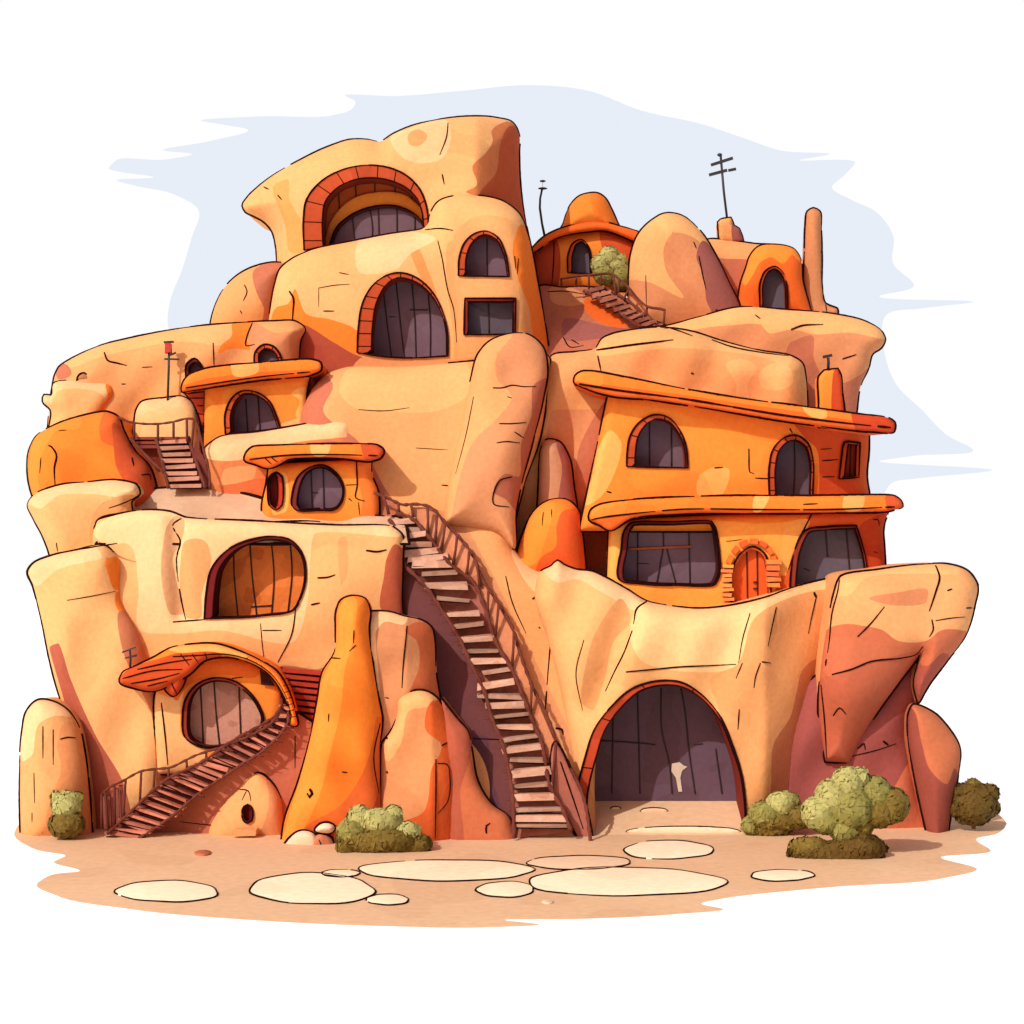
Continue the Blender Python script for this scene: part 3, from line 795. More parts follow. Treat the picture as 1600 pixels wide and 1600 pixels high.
rock('rock_buttress', 'tall thumb-shaped rock buttress in the middle of the cliff, left of the deep vertical crevice', [(690, 820, 'c'), (706, 730), (722, 660), (736, 592), (748, 552), (764, 534), (786, 524), (826, 523), (848, 542), (855, 575), (849, 620), (832, 690), (816, 750), (806, 800), (803, 858), (780, 835), (740, 825)], 4.7, B=0.9, R=48, T=2, col=DUN, tilt=0.006, ref=(780, 523), seed=41, amp=.1,
     patches=[([(745, 560), (765, 530), (800, 522), (775, 560), (776, 590), (800, 620), (780, 650), (740, 690), (715, 760), (700, 820), (690, 820), (720, 660)], TAN2),
              ([(835, 600), (858, 590), (845, 660), (822, 740), (808, 800), (790, 780), (772, 770), (790, 740), (810, 745), (815, 690), (830, 650)], C(186, 108, 80))],  # shaded right edge of the buttress put into the colour
     cracks=[[(770, 606), (785, 606), (800, 602), (816, 604), (838, 604), .018], [(780, 662), (800, 662), (822, 660), .018], [(793, 620), (800, 622), .018], [(804, 675), (818, 684), .018], [(776, 692), (790, 690), (812, 692), .016], [(740, 620), (728, 680), (712, 740), .014], [(800, 745), (782, 750), (772, 788), (795, 792), .02]],
     noink=[(680, 600, 780, 870), (720, 780, 800, 870)])
rock('boulder', 'narrow grey-brown boulder standing in the crevice behind the small orange dome rock', [(832, 860, 'c'), (840, 790), (845, 702), (852, 688), (872, 689), (888, 712), (897, 764), (912, 860, 'c')], 4.6, B=0.6, R=26, T=1.5, col=C(205, 150, 112),
     patches=[([(870, 685), (895, 700), (915, 865), (875, 865), (872, 780), (878, 730)], C(165, 98, 88))], seed=42)
rock('boulder', 'small orange dome-shaped boulder left of the large orange house', [(800, 910, 'c'), (806, 872), (818, 832), (836, 797), (860, 781), (888, 782), (903, 796), (910, 836), (917, 910, 'c')], 3.4, B=0.8, R=38, T=1.5, col=ORANGE2, mat=CLAY,
     patches=[([(805, 860), (825, 815), (850, 785), (866, 785), (862, 810), (850, 850), (838, 880), (815, 885)], ORANGE), ([(878, 800), (905, 795), (920, 915), (835, 915), (845, 872), (868, 855), (870, 820)], C(232, 100, 45))],
     cracks=[[(849, 800), (847, 822), .014], [(862, 796), (862, 808), .014]], seed=43)

# ================================================================== large orange house
t = thing('clay_house', 'large two-storey orange clay house with long sloping roof, wide shop window and red plank door', 'house', P(1150, 950, 4))
wA = [(979, 729, 'c'), (980, 706), (985, 680), (1000, 659), (1023, 648), (1044, 652), (1062, 672), (1072, 698), (1075, 731, 'c')]
wB = [(1202, 776, 'c'), (1202, 728), (1208, 702), (1222, 686), (1244, 680), (1262, 692), (1270, 716), (1270, 776, 'c')]
wC = [(1311, 748, 'c'), (1317, 698, 'c'), (1320, 691), (1344, 692, 'c'), (1342, 746, 'c')]
up = [(905, 830, 'c'), (951, 612, 'c'), (1060, 622), (1240, 652), (1358, 668, 'c'), (1357, 708), (1354, 740), (1360, 785), (1362, 830, 'c')]
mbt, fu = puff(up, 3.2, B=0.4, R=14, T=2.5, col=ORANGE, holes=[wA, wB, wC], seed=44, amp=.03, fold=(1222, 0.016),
    patches=[([(945, 605), (1060, 620), (1240, 650), (1370, 665), (1370, 840), (1262, 840), (1275, 760), (1280, 700), (1262, 678), (1235, 672), (1215, 690), (1150, 672), (1040, 640), (950, 625)], ORANGE2),
             ([(1236, 655), (1370, 668), (1370, 840), (1270, 840), (1280, 760), (1275, 700), (1258, 684)], C(214, 92, 42)),  # turned right-hand face painted darker for shade
             ([(935, 700), (955, 672), (970, 690), (960, 740), (935, 780), (915, 790), (925, 745)], C(255, 188, 100)), ([(1092, 745), (1115, 730), (1138, 732), (1125, 775), (1090, 772)], C(255, 182, 95))],
    cracks=[[(1116, 731), (1130, 730), .016], [(1170, 701), (1172, 738), (1178, 740), .018], [(1180, 747), (1205, 748), .016], [(948, 768), (956, 770), .02], [(1285, 720), (1310, 718), .016], [(1282, 702), (1300, 701), .012], [(1285, 745), (1304, 745), .014], [(1234, 670), (1238, 676), .03]])
mbt.build('upper_wall', [CLAY, INK], t)
m, f2 = puff([(897, 597), (899, 587), (908, 581), (922, 580), (980, 590), (1060, 606), (1140, 620), (1260, 636), (1340, 647), (1388, 653), (1398, 660), (1397, 674), (1358, 674), (1240, 660), (1100, 637), (1020, 625), (952, 618), (918, 608)], 2.2, B=0.22, R=6, T=2.8, col=DEEP, seed=45, amp=.02,
    patches=[([(895, 592), (905, 576), (1060, 600), (1260, 630), (1350, 642), (1350, 656), (1240, 642), (1060, 616), (940, 600)], ORANGE2), ([(900, 592), (905, 580), (942, 584), (942, 600), (915, 598)], ORANGE), ([(1252, 632), (1290, 638), (1292, 652), (1262, 648)], C(255, 180, 95)), ([(1330, 640), (1402, 652), (1402, 680), (1338, 672)], C(205, 75, 38))],
    cracks=[[(905, 600), (960, 609), (1060, 622), (1240, 651), (1340, 663), (1392, 668), .03]])
m.build('roof', [CLAY, INK], t)
window(t, fu, wA, (13, 7, 3, 0), 0.85, GREYP, BRICK, joints=9, bars=[[(1015, 655), (1015, 728)], [(1049, 655), (1049, 728)]])
window(t, fu, wB, (10, 8, 5, 0), 0.75, GREYB, BRICK, joints=13, name='balcony_door', pname='door_panel', bars=[[(1241, 684), (1242, 730), (1240, 776)]])
window(t, fu, wC, (8, 4, 6, 3), 0.35, C(170, 62, 40), C(200, 85, 45), name='slot_window', pmat=CLAY, bars=[[(1330, 695), (1328, 744)]])

wS = [(968, 906), (971, 856), (975, 830), (984, 818), (1050, 815), (1112, 815), (1118, 825), (1125, 895), (1118, 912), (1060, 915), (1004, 912)]
wR = [(1234, 940, 'c'), (1236, 892), (1242, 858), (1258, 829), (1292, 823), (1338, 821, 'c'), (1350, 860), (1360, 940, 'c')]
dr = [(1143, 960, 'c'), (1144, 890), (1156, 866), (1176, 854), (1194, 864), (1202, 890), (1206, 960, 'c')]
lo = [(946, 980, 'c'), (950, 862), (952, 822), (1390, 795, 'c'), (1381, 822), (1382, 860), (1390, 980, 'c')]
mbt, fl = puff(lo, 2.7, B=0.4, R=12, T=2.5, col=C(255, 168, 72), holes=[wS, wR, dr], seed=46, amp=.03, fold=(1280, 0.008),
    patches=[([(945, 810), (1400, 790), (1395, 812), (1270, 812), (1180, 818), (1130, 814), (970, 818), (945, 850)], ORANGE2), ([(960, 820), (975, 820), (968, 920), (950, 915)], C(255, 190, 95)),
             ([(1268, 800), (1400, 795), (1395, 985), (1206, 985), (1212, 920), (1230, 880), (1240, 850)], C(225, 98, 42)), ([(1345, 820), (1400, 800), (1395, 985), (1350, 985), (1356, 900)], C(196, 74, 38)), ([(1230, 818), (1264, 812), (1240, 860), (1225, 900), (1215, 890), (1222, 850)], C(255, 176, 85))],  # darker right-end patches paint the shaded side of the storey
    cracks=[[(1268, 804), (1250, 840), (1232, 890), .02], [(1364, 812), (1372, 812), (1374, 822), .014], [(1365, 862), (1372, 864), .014], [(1135, 846), (1160, 843), .01]])
mbt.build('lower_wall', [CLAY, INK], t)
m, f2 = puff([(921, 812), (923, 798), (934, 790), (948, 786), (988, 781), (1060, 777), (1140, 775), (1260, 775), (1398, 775), (1408, 782), (1411, 791), (1392, 798), (1300, 801), (1180, 802), (1060, 803), (985, 811), (952, 829), (936, 820)], 1.7, B=0.22, R=6, T=3, col=DEEP, seed=47, amp=.02,
    patches=[([(918, 804), (930, 788), (988, 777), (1260, 771), (1412, 771), (1412, 790), (1300, 794), (1180, 795), (1060, 795), (960, 806), (925, 812)], ORANGE2), ([(1182, 770), (1202, 770), (1188, 800), (1178, 800)], C(255, 190, 105)), ([(1322, 770), (1350, 770), (1346, 796), (1318, 796)], C(255, 180, 100)), ([(924, 804), (934, 788), (980, 780), (976, 800), (944, 808)], ORANGE), ([(1385, 770), (1415, 770), (1415, 800), (1390, 800)], RED)],
    cracks=[[(924, 812), (944, 808), (985, 803), (1060, 796), (1180, 796), (1300, 796), (1398, 792), .022], [(1255, 788), (1278, 787), .016]])
m.build('balcony_slab', [CLAY, INK], t)
window(t, fl, wS, (9, 5, 3, 3), 0.95, GREYP, C(120, 40, 40), name='shop_window', bars=[[(997, 815), (996, 912)], [(1036, 815), (1037, 855)], [(1076, 815), (1078, 912)], [(1036, 858), (1026, 912)], [(1042, 858), (1056, 912)], [(998, 880), (1014, 881)]])
m = MB(); m.box(P(984, 858, 3.15), P(1080, 854, 3.15), 0.06, 0.06, C(190, 95, 50)); m.build('shop_window_rail', [WOOD], t)
window(t, fl, wR, (9, 5, 4, 0), 0.6, GREYB, C(150, 60, 45), joints=0, name='wide_window', bars=[[(1290, 826), (1293, 870)], [(1322, 823), (1328, 898)], [(1256, 888), (1266, 892)]])
fr, yp = window(t, fl, dr, (4, 4, 4, 0), 0.3, C(236, 98, 40), BRICK, name='door_frame', pname='door', pmat=CLAY, bars=[[(1167, 862), (1168, 945)], [(1183, 860), (1184, 945)]])
m = MB()
for yy in (910, 920):
    m = MB(); m.box(P(1177, yy, yp-.05), P(1183, yy-1, yp-.05), .06, .05); m.build('door_latch', [IRON], fr)
rn = random.Random(5)
m = MB()
for k in range(9):
    y = 884 + k * 7.5
    m = MB(); m.box(P(1127+rn.uniform(0, 4), y, 2.25), P(1145+rn.uniform(-2, 2), y+rn.uniform(-1, 1), 2.2), 0.25, 0.105, C(245, 150+rn.randint(-15, 20), 80), jit=.015); m.build('surround_stone', [CLAY], t)
for k in range(5):
    y = 878 + k * 9
    m = MB(); m.box(P(1198+rn.uniform(-2, 2), y, 2.2), P(1218+rn.uniform(-3, 3), y+rn.uniform(0, 2), 2.2), 0.3, 0.15, C(235, 130+rn.randint(-15, 20), 70), jit=.02); m.build('surround_stone', [CLAY], t)
ar = curve([(1138, 880), (1150, 857), (1176, 845), (1200, 856), (1212, 884)], 4, False)
for k in range(0, len(ar)-3, 4):
    m = MB(); m.box(P(*ar[k], 2.22), P(*ar[min(k+3, len(ar)-1)], 2.22), 0.25, 0.16, C(240, 110+rn.randint(-15, 25), 50), up=(0, 0, 1), jit=.01); m.build('surround_stone', [CLAY], t)
m, f2 = puff([(1278, 668, 'c'), (1280, 632), (1280, 588), (1288, 579, 'c'), (1309, 576, 'c'), (1314, 586), (1317, 620), (1323, 668, 'c')], 2.9, B=0.2, R=5, T=0.8, col=ORANGE, seed=48, amp=.02, patches=[([(1306, 570), (1320, 580), (1330, 670), (1305, 670)], C(205, 80, 40))])
c_ = m.build('chimney', [CLAY, INK], t)
m = MB(); A = lambda x, y: P(x, y, 3.0)
m.tube([A(1294, 580), A(1294.5, 566), A(1294, 559)], 0.05); m.box(A(1286, 558), A(1300, 555), .12, .09); m.build('flue', [IRON], c_)

# ================================================================== lower right base
t = thing('rock_house', 'massive tan rock base pierced by the great dark archway at ground level', 'rock house', P(1100, 1300, 2))
arch = [(900, 1320, 'c'), (902, 1234), (914, 1184), (929, 1139), (956, 1103), (988, 1076), (1028, 1064), (1064, 1066), (1096, 1085), (1123, 1116), (1145, 1166), (1159, 1211), (1165, 1251), (1165, 1320, 'c')]
RB = [(880, 1330, 'c'), (890, 1200), (880, 1100), (856, 1000), (836, 930), (845, 893), (862, 884), (871, 876), (880, 882), (900, 890), (925, 893), (947, 903), (983, 923), (1010, 939), (1037, 945), (1091, 951), (1150, 945), (1195, 934), (1240, 918), (1312, 901), (1350, 895), (1345, 960), (1330, 1330, 'c')]
mbt, fb = puff(RB, 0.9, B=0.8, R=40, T=4, col=TAN, holes=[arch], seed=50, amp=.08, tilt=0.001, fold=(1195, 0.022),
    ridges=[([(985, 960), (960, 1040), (930, 1100)], 26, 0.25), ([(1010, 945), (980, 1030), (960, 1080)], 16, -0.15)],
    patches=[([(850, 890), (872, 878), (950, 900), (1010, 938), (1000, 955), (940, 925), (900, 905), (870, 910)], CREAM), ([(1000, 942), (1091, 952), (1195, 936), (1312, 902), (1312, 925), (1240, 940), (1180, 965), (1150, 1040), (1080, 1050), (1000, 1030), (985, 1000)], C(255, 214, 150)),
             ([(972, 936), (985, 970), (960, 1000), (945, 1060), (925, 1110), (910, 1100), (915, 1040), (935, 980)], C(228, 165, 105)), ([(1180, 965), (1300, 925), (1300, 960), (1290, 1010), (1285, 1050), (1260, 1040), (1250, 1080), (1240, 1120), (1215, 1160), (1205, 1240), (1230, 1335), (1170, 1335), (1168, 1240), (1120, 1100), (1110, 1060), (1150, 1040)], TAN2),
             ([(1255, 1045), (1275, 1030), (1285, 1060), (1285, 1180), (1330, 1190), (1340, 1335), (1215, 1335), (1205, 1220), (1210, 1160), (1235, 1120), (1245, 1080)], C(205, 128, 86)), ([(1262, 1180), (1275, 1160), (1285, 1185), (1335, 1195), (1335, 1240), (1280, 1240), (1260, 1220)], C(190, 98, 66))],  # brownish patches paint shade where the wall turns away
    cracks=[[(1010, 940), (996, 950), (990, 975), .024], [(988, 985), (975, 1020), (960, 1050), (946, 1080), .02], [(1213, 949), (1205, 985), (1200, 1010), .018], [(978, 1050), (1020, 1046), (1064, 1042), (1110, 1040), (1150, 1038), .02], [(1276, 930), (1268, 965), (1263, 990), .016], [(1272, 926), (1275, 934), .04], [(1160, 1036), (1150, 1060), .014], [(1188, 1036), (1180, 1060), (1178, 1075), .016], [(1155, 1108), (1153, 1140), .016],
            [(1172, 958), (1160, 1000), (1154, 1036), .014], [(912, 1000), (900, 1050), (910, 1110), .012], [(1190, 1034), (1204, 1036), .016]],
    noink=[(800, 895, 905, 1340), (1320, 890, 1360, 1340)])
mbt.build('wall', [ROCK, INK], t)
fr, yp = window(t, fb, arch, (17, 7, 2, 0), 2.1, C(102, 80, 96), C(190, 74, 42), joints=11, name='archway_frame', pname='door',
    bars=[[(996, 1085), (998, 1150), (1000, 1240)], [(1033, 1076), (1034, 1140), (1046, 1195), (1050, 1240)], [(1064, 1076), (1070, 1110), (1076, 1170), (1086, 1240)], [(958, 1120), (956, 1240)], [(940, 1157), (1010, 1162), (1024, 1164)], [(1084, 1164), (1098, 1162)], [(1118, 1170), (1128, 1240)]])
m = MB()
q = [(1050, 1193), (1062, 1191), (1068, 1196), (1074, 1198), (1066, 1204), (1063, 1215), (1066, 1237), (1060, 1237), (1056, 1215), (1049, 1205)]
m.add([P(x, y, yp-.03) for x, y in q], [list(range(len(q)))], C(215, 200, 180), 0, False)
m.build('torn_patch', [SAND], fr)

rock('rock_overhang', 'jutting tan rock prow at the right with a shade-painted red-brown wedge below it',
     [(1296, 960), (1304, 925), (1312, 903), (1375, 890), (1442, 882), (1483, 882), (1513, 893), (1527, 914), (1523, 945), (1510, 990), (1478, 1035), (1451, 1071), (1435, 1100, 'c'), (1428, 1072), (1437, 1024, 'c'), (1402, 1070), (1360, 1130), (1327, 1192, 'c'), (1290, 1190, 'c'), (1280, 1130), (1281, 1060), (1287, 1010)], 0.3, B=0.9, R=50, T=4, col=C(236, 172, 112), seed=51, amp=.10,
     bumps=[(1325, 1150, 80, 80, 0.6)],
     patches=[([(1300, 930), (1320, 898), (1442, 878), (1500, 885), (1500, 896), (1430, 896), (1350, 905), (1325, 930)], TAN), ([(1290, 985), (1320, 975), (1350, 978), (1380, 985), (1400, 1000), (1450, 1000), (1470, 985), (1515, 990), (1480, 1045), (1430, 1115), (1428, 1028), (1380, 1030), (1330, 1046), (1300, 1056), (1275, 1060), (1280, 1030)], C(204, 116, 80)), ([(1275, 1060), (1300, 1056), (1330, 1046), (1380, 1030), (1440, 1020), (1405, 1075), (1330, 1200), (1280, 1200)], C(192, 104, 74)),  # shaded underside and wedge facet painted in red-brown
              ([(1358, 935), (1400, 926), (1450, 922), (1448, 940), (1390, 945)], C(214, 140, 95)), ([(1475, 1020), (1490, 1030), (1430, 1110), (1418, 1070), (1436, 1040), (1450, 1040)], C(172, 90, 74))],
     cracks=[[(1312, 903), (1310, 920), (1300, 960), (1296, 1000), (1290, 1040), .026], [(1462, 884), (1468, 900), (1462, 925), (1452, 955), .024], [(1456, 968), (1458, 985), (1452, 995), .02], [(1340, 995), (1360, 975), (1382, 948), .018], [(1462, 970), (1485, 966), (1508, 964), .014], [(1300, 1054), (1330, 1046), (1360, 1034), (1410, 1028), (1432, 1022), (1442, 1010), .022], [(1480, 923), (1488, 920), .02], [(1510, 950), (1522, 950), .02], [(1283, 1070), (1288, 1120), (1292, 1186), .02], [(1302, 1118), (1312, 1106), (1322, 1116), .018]], noink=[(1270, 950, 1306, 1060)])
rock('rock_wall', 'recessed rock wall painted shadow mauve under the jutting prow, behind the round green shrub', [(1190, 1340, 'c'), (1215, 1200), (1270, 1060), (1420, 1030), (1450, 1060), (1434, 1096), (1420, 1130), (1424, 1184), (1440, 1250), (1470, 1295), (1480, 1340, 'c')], 1.3, B=0.5, R=40, T=3, col=C(158, 84, 78), seed=53, amp=.12,  # mauve base paints the shade on this buttress
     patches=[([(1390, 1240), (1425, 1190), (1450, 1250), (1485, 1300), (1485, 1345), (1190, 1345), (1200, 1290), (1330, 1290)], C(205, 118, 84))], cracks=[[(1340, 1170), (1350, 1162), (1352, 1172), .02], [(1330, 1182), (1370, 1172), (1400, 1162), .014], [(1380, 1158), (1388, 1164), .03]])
rock('boulder', 'smooth leaning red-brown boulder at the far right, beside the dark round shrub', [(1420, 1115), (1426, 1102), (1456, 1112), (1483, 1139), (1499, 1166), (1497, 1211), (1488, 1256), (1478, 1330, 'c'), (1455, 1330, 'c'), (1438, 1256), (1426, 1197), (1419, 1150)], 0.3, B=0.7, R=36, T=1.6, col=C(206, 122, 82), seed=54,
     patches=[([(1415, 1100), (1428, 1110), (1440, 1160), (1455, 1205), (1480, 1225), (1492, 1200), (1500, 1220), (1480, 1335), (1450, 1335), (1425, 1200)], C(158, 84, 70))])

# ================================================================== lower left base
t = thing('rock_house', 'pale blocky rock house at lower left with a large oval plank-shuttered opening', 'rock house', P(400, 1300, 2.5))
ov = [(319, 967, 'c'), (322, 927), (330, 889), (357, 858), (396, 842), (427, 838), (454, 844), (471, 863), (478, 892), (473, 927), (461, 951), (407, 962)]
G1 = [(140, 1330, 'c'), (142, 900), (146, 832), (152, 814), (187, 803), (237, 797), (270, 801), (287, 808), (407, 815), (524, 821), (613, 823), (627, 834), (629, 877), (629, 954), (640, 1010), (700, 1330, 'c')]
mbt, fg = puff(G1, 1.5, B=0.45, R=24, T=3.5, col=TAN, holes=[ov], seed=60, amp=.07,
    ridges=[([(272, 812), (276, 860), (282, 960)], 12, 0.22)],
    patches=[([(145, 830), (190, 800), (270, 796), (350, 812), (524, 818), (630, 826), (625, 838), (490, 836), (485, 870), (480, 940), (462, 1000), (340, 985), (270, 990), (220, 985), (216, 910), (200, 850), (160, 850)], C(255, 214, 155)),
             ([(605, 870), (618, 850), (632, 860), (632, 960), (598, 955), (600, 900)], C(200, 105, 72)), ([(440, 1040), (500, 1045), (520, 1035), (520, 1340), (430, 1340)], C(196, 118, 84)), ([(262, 820), (275, 806), (287, 812), (282, 850), (270, 870), (274, 900), (286, 960), (268, 960), (252, 900), (255, 850)], C(222, 170, 120)), ([(290, 845), (320, 845), (330, 870), (315, 930), (312, 966), (290, 965), (282, 880)], TAN2), ([(530, 840), (540, 838), (542, 900), (534, 915)], TAN2)],
    cracks=[[(146, 826), (152, 814), (187, 803), .02], [(287, 808), (270, 820), (282, 845), (276, 870), (282, 930), (290, 968), .022], [(270, 972), (320, 968), .02], [(462, 952), (456, 990), (434, 1035), .018], [(407, 974), (410, 1010), (414, 1040), .012], [(410, 985), (440, 985), .014], [(572, 860), (590, 862), (604, 859), .026], [(496, 903), (512, 902), (524, 898), .022], [(486, 945), (500, 942), .022]], noink=[(130, 820, 160, 1340)])
mbt.build('wall', [ROCK, INK], t)
window(t, fg, ov, (13, 5, 2, 0), 1.25, WOODO, C(120, 30, 32), name='window', pname='shutter', pmat=WOOD,
    bars=[[(365, 855), (366, 900), (372, 965)], [(390, 842), (394, 900), (401, 962)], [(423, 838), (428, 900), (424, 962)], [(453, 845), (456, 890), (450, 955)], [(392, 948), (425, 946)]])
rock('rock_wall', 'tall leaning tan rock flank at the lower left corner with an orange mineral streak', [(110, 1330, 'c'), (125, 1168), (95, 1094), (78, 1032), (66, 974), (50, 912), (43, 893), (51, 881), (78, 869), (113, 861), (165, 853), (184, 872), (190, 940), (214, 985), (236, 1050), (252, 1102), (262, 1202), (270, 1330, 'c')], 1.0, B=0.6, R=42, T=4, col=TAN, seed=61, amp=.1,
     patches=[([(45, 895), (78, 865), (150, 855), (160, 870), (90, 890), (55, 915)], CREAM), ([(165, 875), (188, 870), (200, 920), (180, 922), (170, 900)], ORANGE2), ([(182, 925), (202, 925), (206, 955), (186, 955)], ORANGE2), ([(187, 955), (208, 955), (222, 1000), (250, 1100), (262, 1200), (268, 1335), (250, 1335), (235, 1110), (205, 1050), (190, 1010)], C(204, 128, 88)), ([(78, 1010), (90, 1005), (110, 1060), (150, 1150), (195, 1230), (200, 1335), (100, 1335), (115, 1165)], C(184, 100, 76))],
     cracks=[[(113, 861), (140, 856), (183, 849), .024], [(242, 1140), (246, 1180), .016], [(105, 938), (140, 932), (180, 924), .012]], noink=[(180, 850, 275, 1340)])

# porch house
t = thing('porch_house', 'small orange porch house under a shaggy curved canopy, with brown plank window', 'porch', P(345, 1200, 1))
win = [(289, 1152), (285, 1121), (291, 1090), (307, 1070), (330, 1060), (363, 1063), (384, 1076), (402, 1098), (411, 1126), (398, 1150), (353, 1166), (314, 1167)]
mbt, fp = puff([(245, 1210, 'c'), (244, 1080), (262, 1050), (322, 1026), (370, 1028), (411, 1045), (436, 1074), (440, 1110), (432, 1140), (430, 1210, 'c')], 0.6, B=0.3, R=16, T=1.6, col=ORANGE, holes=[win], seed=62, amp=.04,
    patches=[([(240, 1080), (270, 1090), (290, 1060), (282, 1110), (285, 1150), (320, 1172), (320, 1215), (240, 1215)], TAN), ([(300, 1045), (360, 1030), (415, 1042), (400, 1058), (340, 1055), (290, 1075), (275, 1095), (265, 1080)], C(240, 118, 45))],
    cracks=[[(252, 1098), (258, 1150), (262, 1195), .02], [(362, 1060), (380, 1058), .014]])
mbt.build('wall', [CLAY, INK], t)
window(t, fp, win, (8, 5, 2, 2), 0.55, PLANK, C(150, 55, 40), pname='shutter', pmat=WOOD, bars=[[(313, 1068), (318, 1166)], [(334, 1062), (338, 1120), (343, 1166)], [(373, 1070), (376, 1150)]])
m = MB(); m.add([P(x, y, .22) for x, y in [(406, 1046), (420, 1055), (430, 1072), (408, 1070)]], [[0, 1, 2, 3]], C(60, 20, 18), 0, False); m.build('vent', [CLAY], t)
mbt, fc = puff([(187, 1065), (191, 1052), (214, 1040), (241, 1027), (268, 1012), (299, 1007), (340, 1007), (372, 1017), (408, 1033), (432, 1049), (450, 1078), (462, 1115), (464, 1134), (454, 1134), (452, 1110), (440, 1080), (419, 1052), (392, 1036), (350, 1026), (318, 1033), (298, 1052), (274, 1066), (240, 1080), (210, 1075)], -0.4, B=0.35, R=10, T=1.6, col=ORANGE2, seed=63, amp=.03,
    patches=[([(184, 1066), (200, 1046), (245, 1030), (290, 1018), (350, 1018), (340, 1034), (300, 1055), (274, 1070), (240, 1084), (205, 1078)], C(208, 84, 38)), ([(262, 1015), (330, 1003), (395, 1022), (385, 1030), (330, 1018), (280, 1020)], C(255, 180, 95))],
    cracks=[[(192, 1060), (240, 1048), (285, 1046), .018], [(205, 1068), (250, 1060), (280, 1052), .018], [(215, 1046), (260, 1036), (300, 1030), .018], [(230, 1072), (262, 1064), .016], [(270, 1026), (310, 1024), (350, 1022), (392, 1032), (425, 1054), (446, 1086), (456, 1120), .018], [(300, 1022), (310, 1036), .014], [(282, 1022), (296, 1040), .014], [(320, 1020), (324, 1032), .014]])
for k in range(7):
    y0 = 1062 + k * 10
    mbt.tube([P(436+k*2.2+4, y0, -.8), P(450+k*1.5+3, y0-3, -.8)], 0.012, INKC, 1, n=4)
mbt.build('canopy', [CLAY, INK], t)
m, f_ = puff([(254, 1066), (262, 1050), (276, 1042), (286, 1044), (289, 1060), (282, 1078), (272, 1088), (260, 1080)], -0.2, B=0.35, R=12, T=0.8, col=C(206, 80, 36), seed=64, cracks=[[(270, 1050), (268, 1066), (276, 1084), .016]])
m.build('bracket', [CLAY, INK], t)
t = thing('small_sign_post', 'little dark twisted vane on the left tip of the curved canopy', 'vane', P(203, 1048, -.3))
m = MB(); A = lambda x, y: P(x, y, -.3)
m.tube([A(203, 1050), A(204, 1030), A(203, 1015)], 0.035); m.build('stem', [IRON], t)
m = MB(); m.box(A(191, 1019), A(212, 1011), .08, .07, jit=.02); m.box(A(195, 1028), A(213, 1024), .06, .05, jit=.02); m.build('blade', [IRON], t)

# red plank steps on the right of the porch
t = thing('plank_steps', 'dark red plank steps wedged between the porch house and the pointed orange rock', 'steps', P(472, 1135, .4))
for k in range(9):
    y = 1050 + k * 10
    x0 = 442 + k * 2.6
    m = MB(); m.box(P(x0, y-4, 0.75-k*.05), P(504, y+2, 0.75-k*.05), 0.32, 0.12, C(170, 62, 44), jit=.012); m.build('tread', [WOOD], t)
m = MB(); m.add([P(438, 1042, 1.0), P(505, 1050, 1.0), P(505, 1150, .6), P(462, 1150, .6)], [[3, 2, 1, 0]], C(90, 28, 26), 0, False); m.build('riser_board', [WOOD], t)

rock('embankment', 'red-brown earth bank with painted-in shade under the curved stair at lower left', [(150, 1335, 'c'), (200, 1275), (250, 1240), (330, 1195), (400, 1160), (440, 1120), (455, 1112), (490, 1130), (500, 1335, 'c')], 0.05, B=0.35, R=20, T=2, col=C(182, 106, 80), seed=65, amp=.08, cracks=[[(461, 1150), (461, 1200), .014], [(400, 1290), (340, 1290), (280, 1284), .014]])  # base colour includes the shade below the stair
t = thing('clay_oven', 'low tan igloo-shaped mound with a small round red hole at ground level', 'mound', P(382, 1306, -.4))
hl = [(378, 1270), (381, 1260), (387, 1257), (393, 1262), (395, 1272), (393, 1282), (387, 1286), (380, 1282)]
mbt, fo = puff([(322, 1325, 'c'), (328, 1290), (342, 1264), (369, 1233), (404, 1208), (427, 1226), (438, 1245), (443, 1284), (445, 1325, 'c')], -0.25, B=0.5, R=34, T=1.0, col=TAN2, holes=[hl], seed=66,
    patches=[([(400, 1205), (412, 1210), (420, 1240), (418, 1270), (400, 1330), (450, 1330), (445, 1240), (425, 1215)], DUN)], cracks=[[(372, 1233), (388, 1236), (392, 1252), .014], [(385, 1236), (378, 1250), .012]])
mbt.build('wall', [ROCK, INK], t)
m = MB(); m.box(P(366, 1300, -1.0), P(402, 1300, -1.0), .35, .2, C(226, 165, 110), jit=.03); m.build('step', [ROCK], t)
window(t, fo, hl, (2, 2, 2, 2), 0.2, C(110, 20, 22), C(120, 40, 30), name='hole_rim', pname='hole', pmat=CLAY)
rock('boulder', 'rounded tan boulder standing alone at the lower left corner behind the smallest shrub', [(33, 1325, 'c'), (31, 1226), (34, 1148), (43, 1109), (59, 1094), (82, 1096), (105, 1109), (122, 1133), (132, 1175), (140, 1245), (145, 1325, 'c')], -0.1, B=0.8, R=45, T=1.6, col=TAN2, seed=67,
     patches=[([(36, 1190), (34, 1140), (50, 1100), (85, 1095), (110, 1120), (90, 1118), (62, 1130), (50, 1180)], CREAM), ([(100, 1130), (125, 1130), (145, 1240), (150, 1330), (70, 1330), (76, 1260), (95, 1200), (90, 1160)], C(228, 155, 98))],
     cracks=[[(67, 1135), (67, 1185), .016], [(83, 1140), (83, 1195), .014], [(53, 1208), (54, 1255), .014], [(94, 1155), (106, 1152), (118, 1153), .018], [(50, 1270), (50, 1285), .014]])

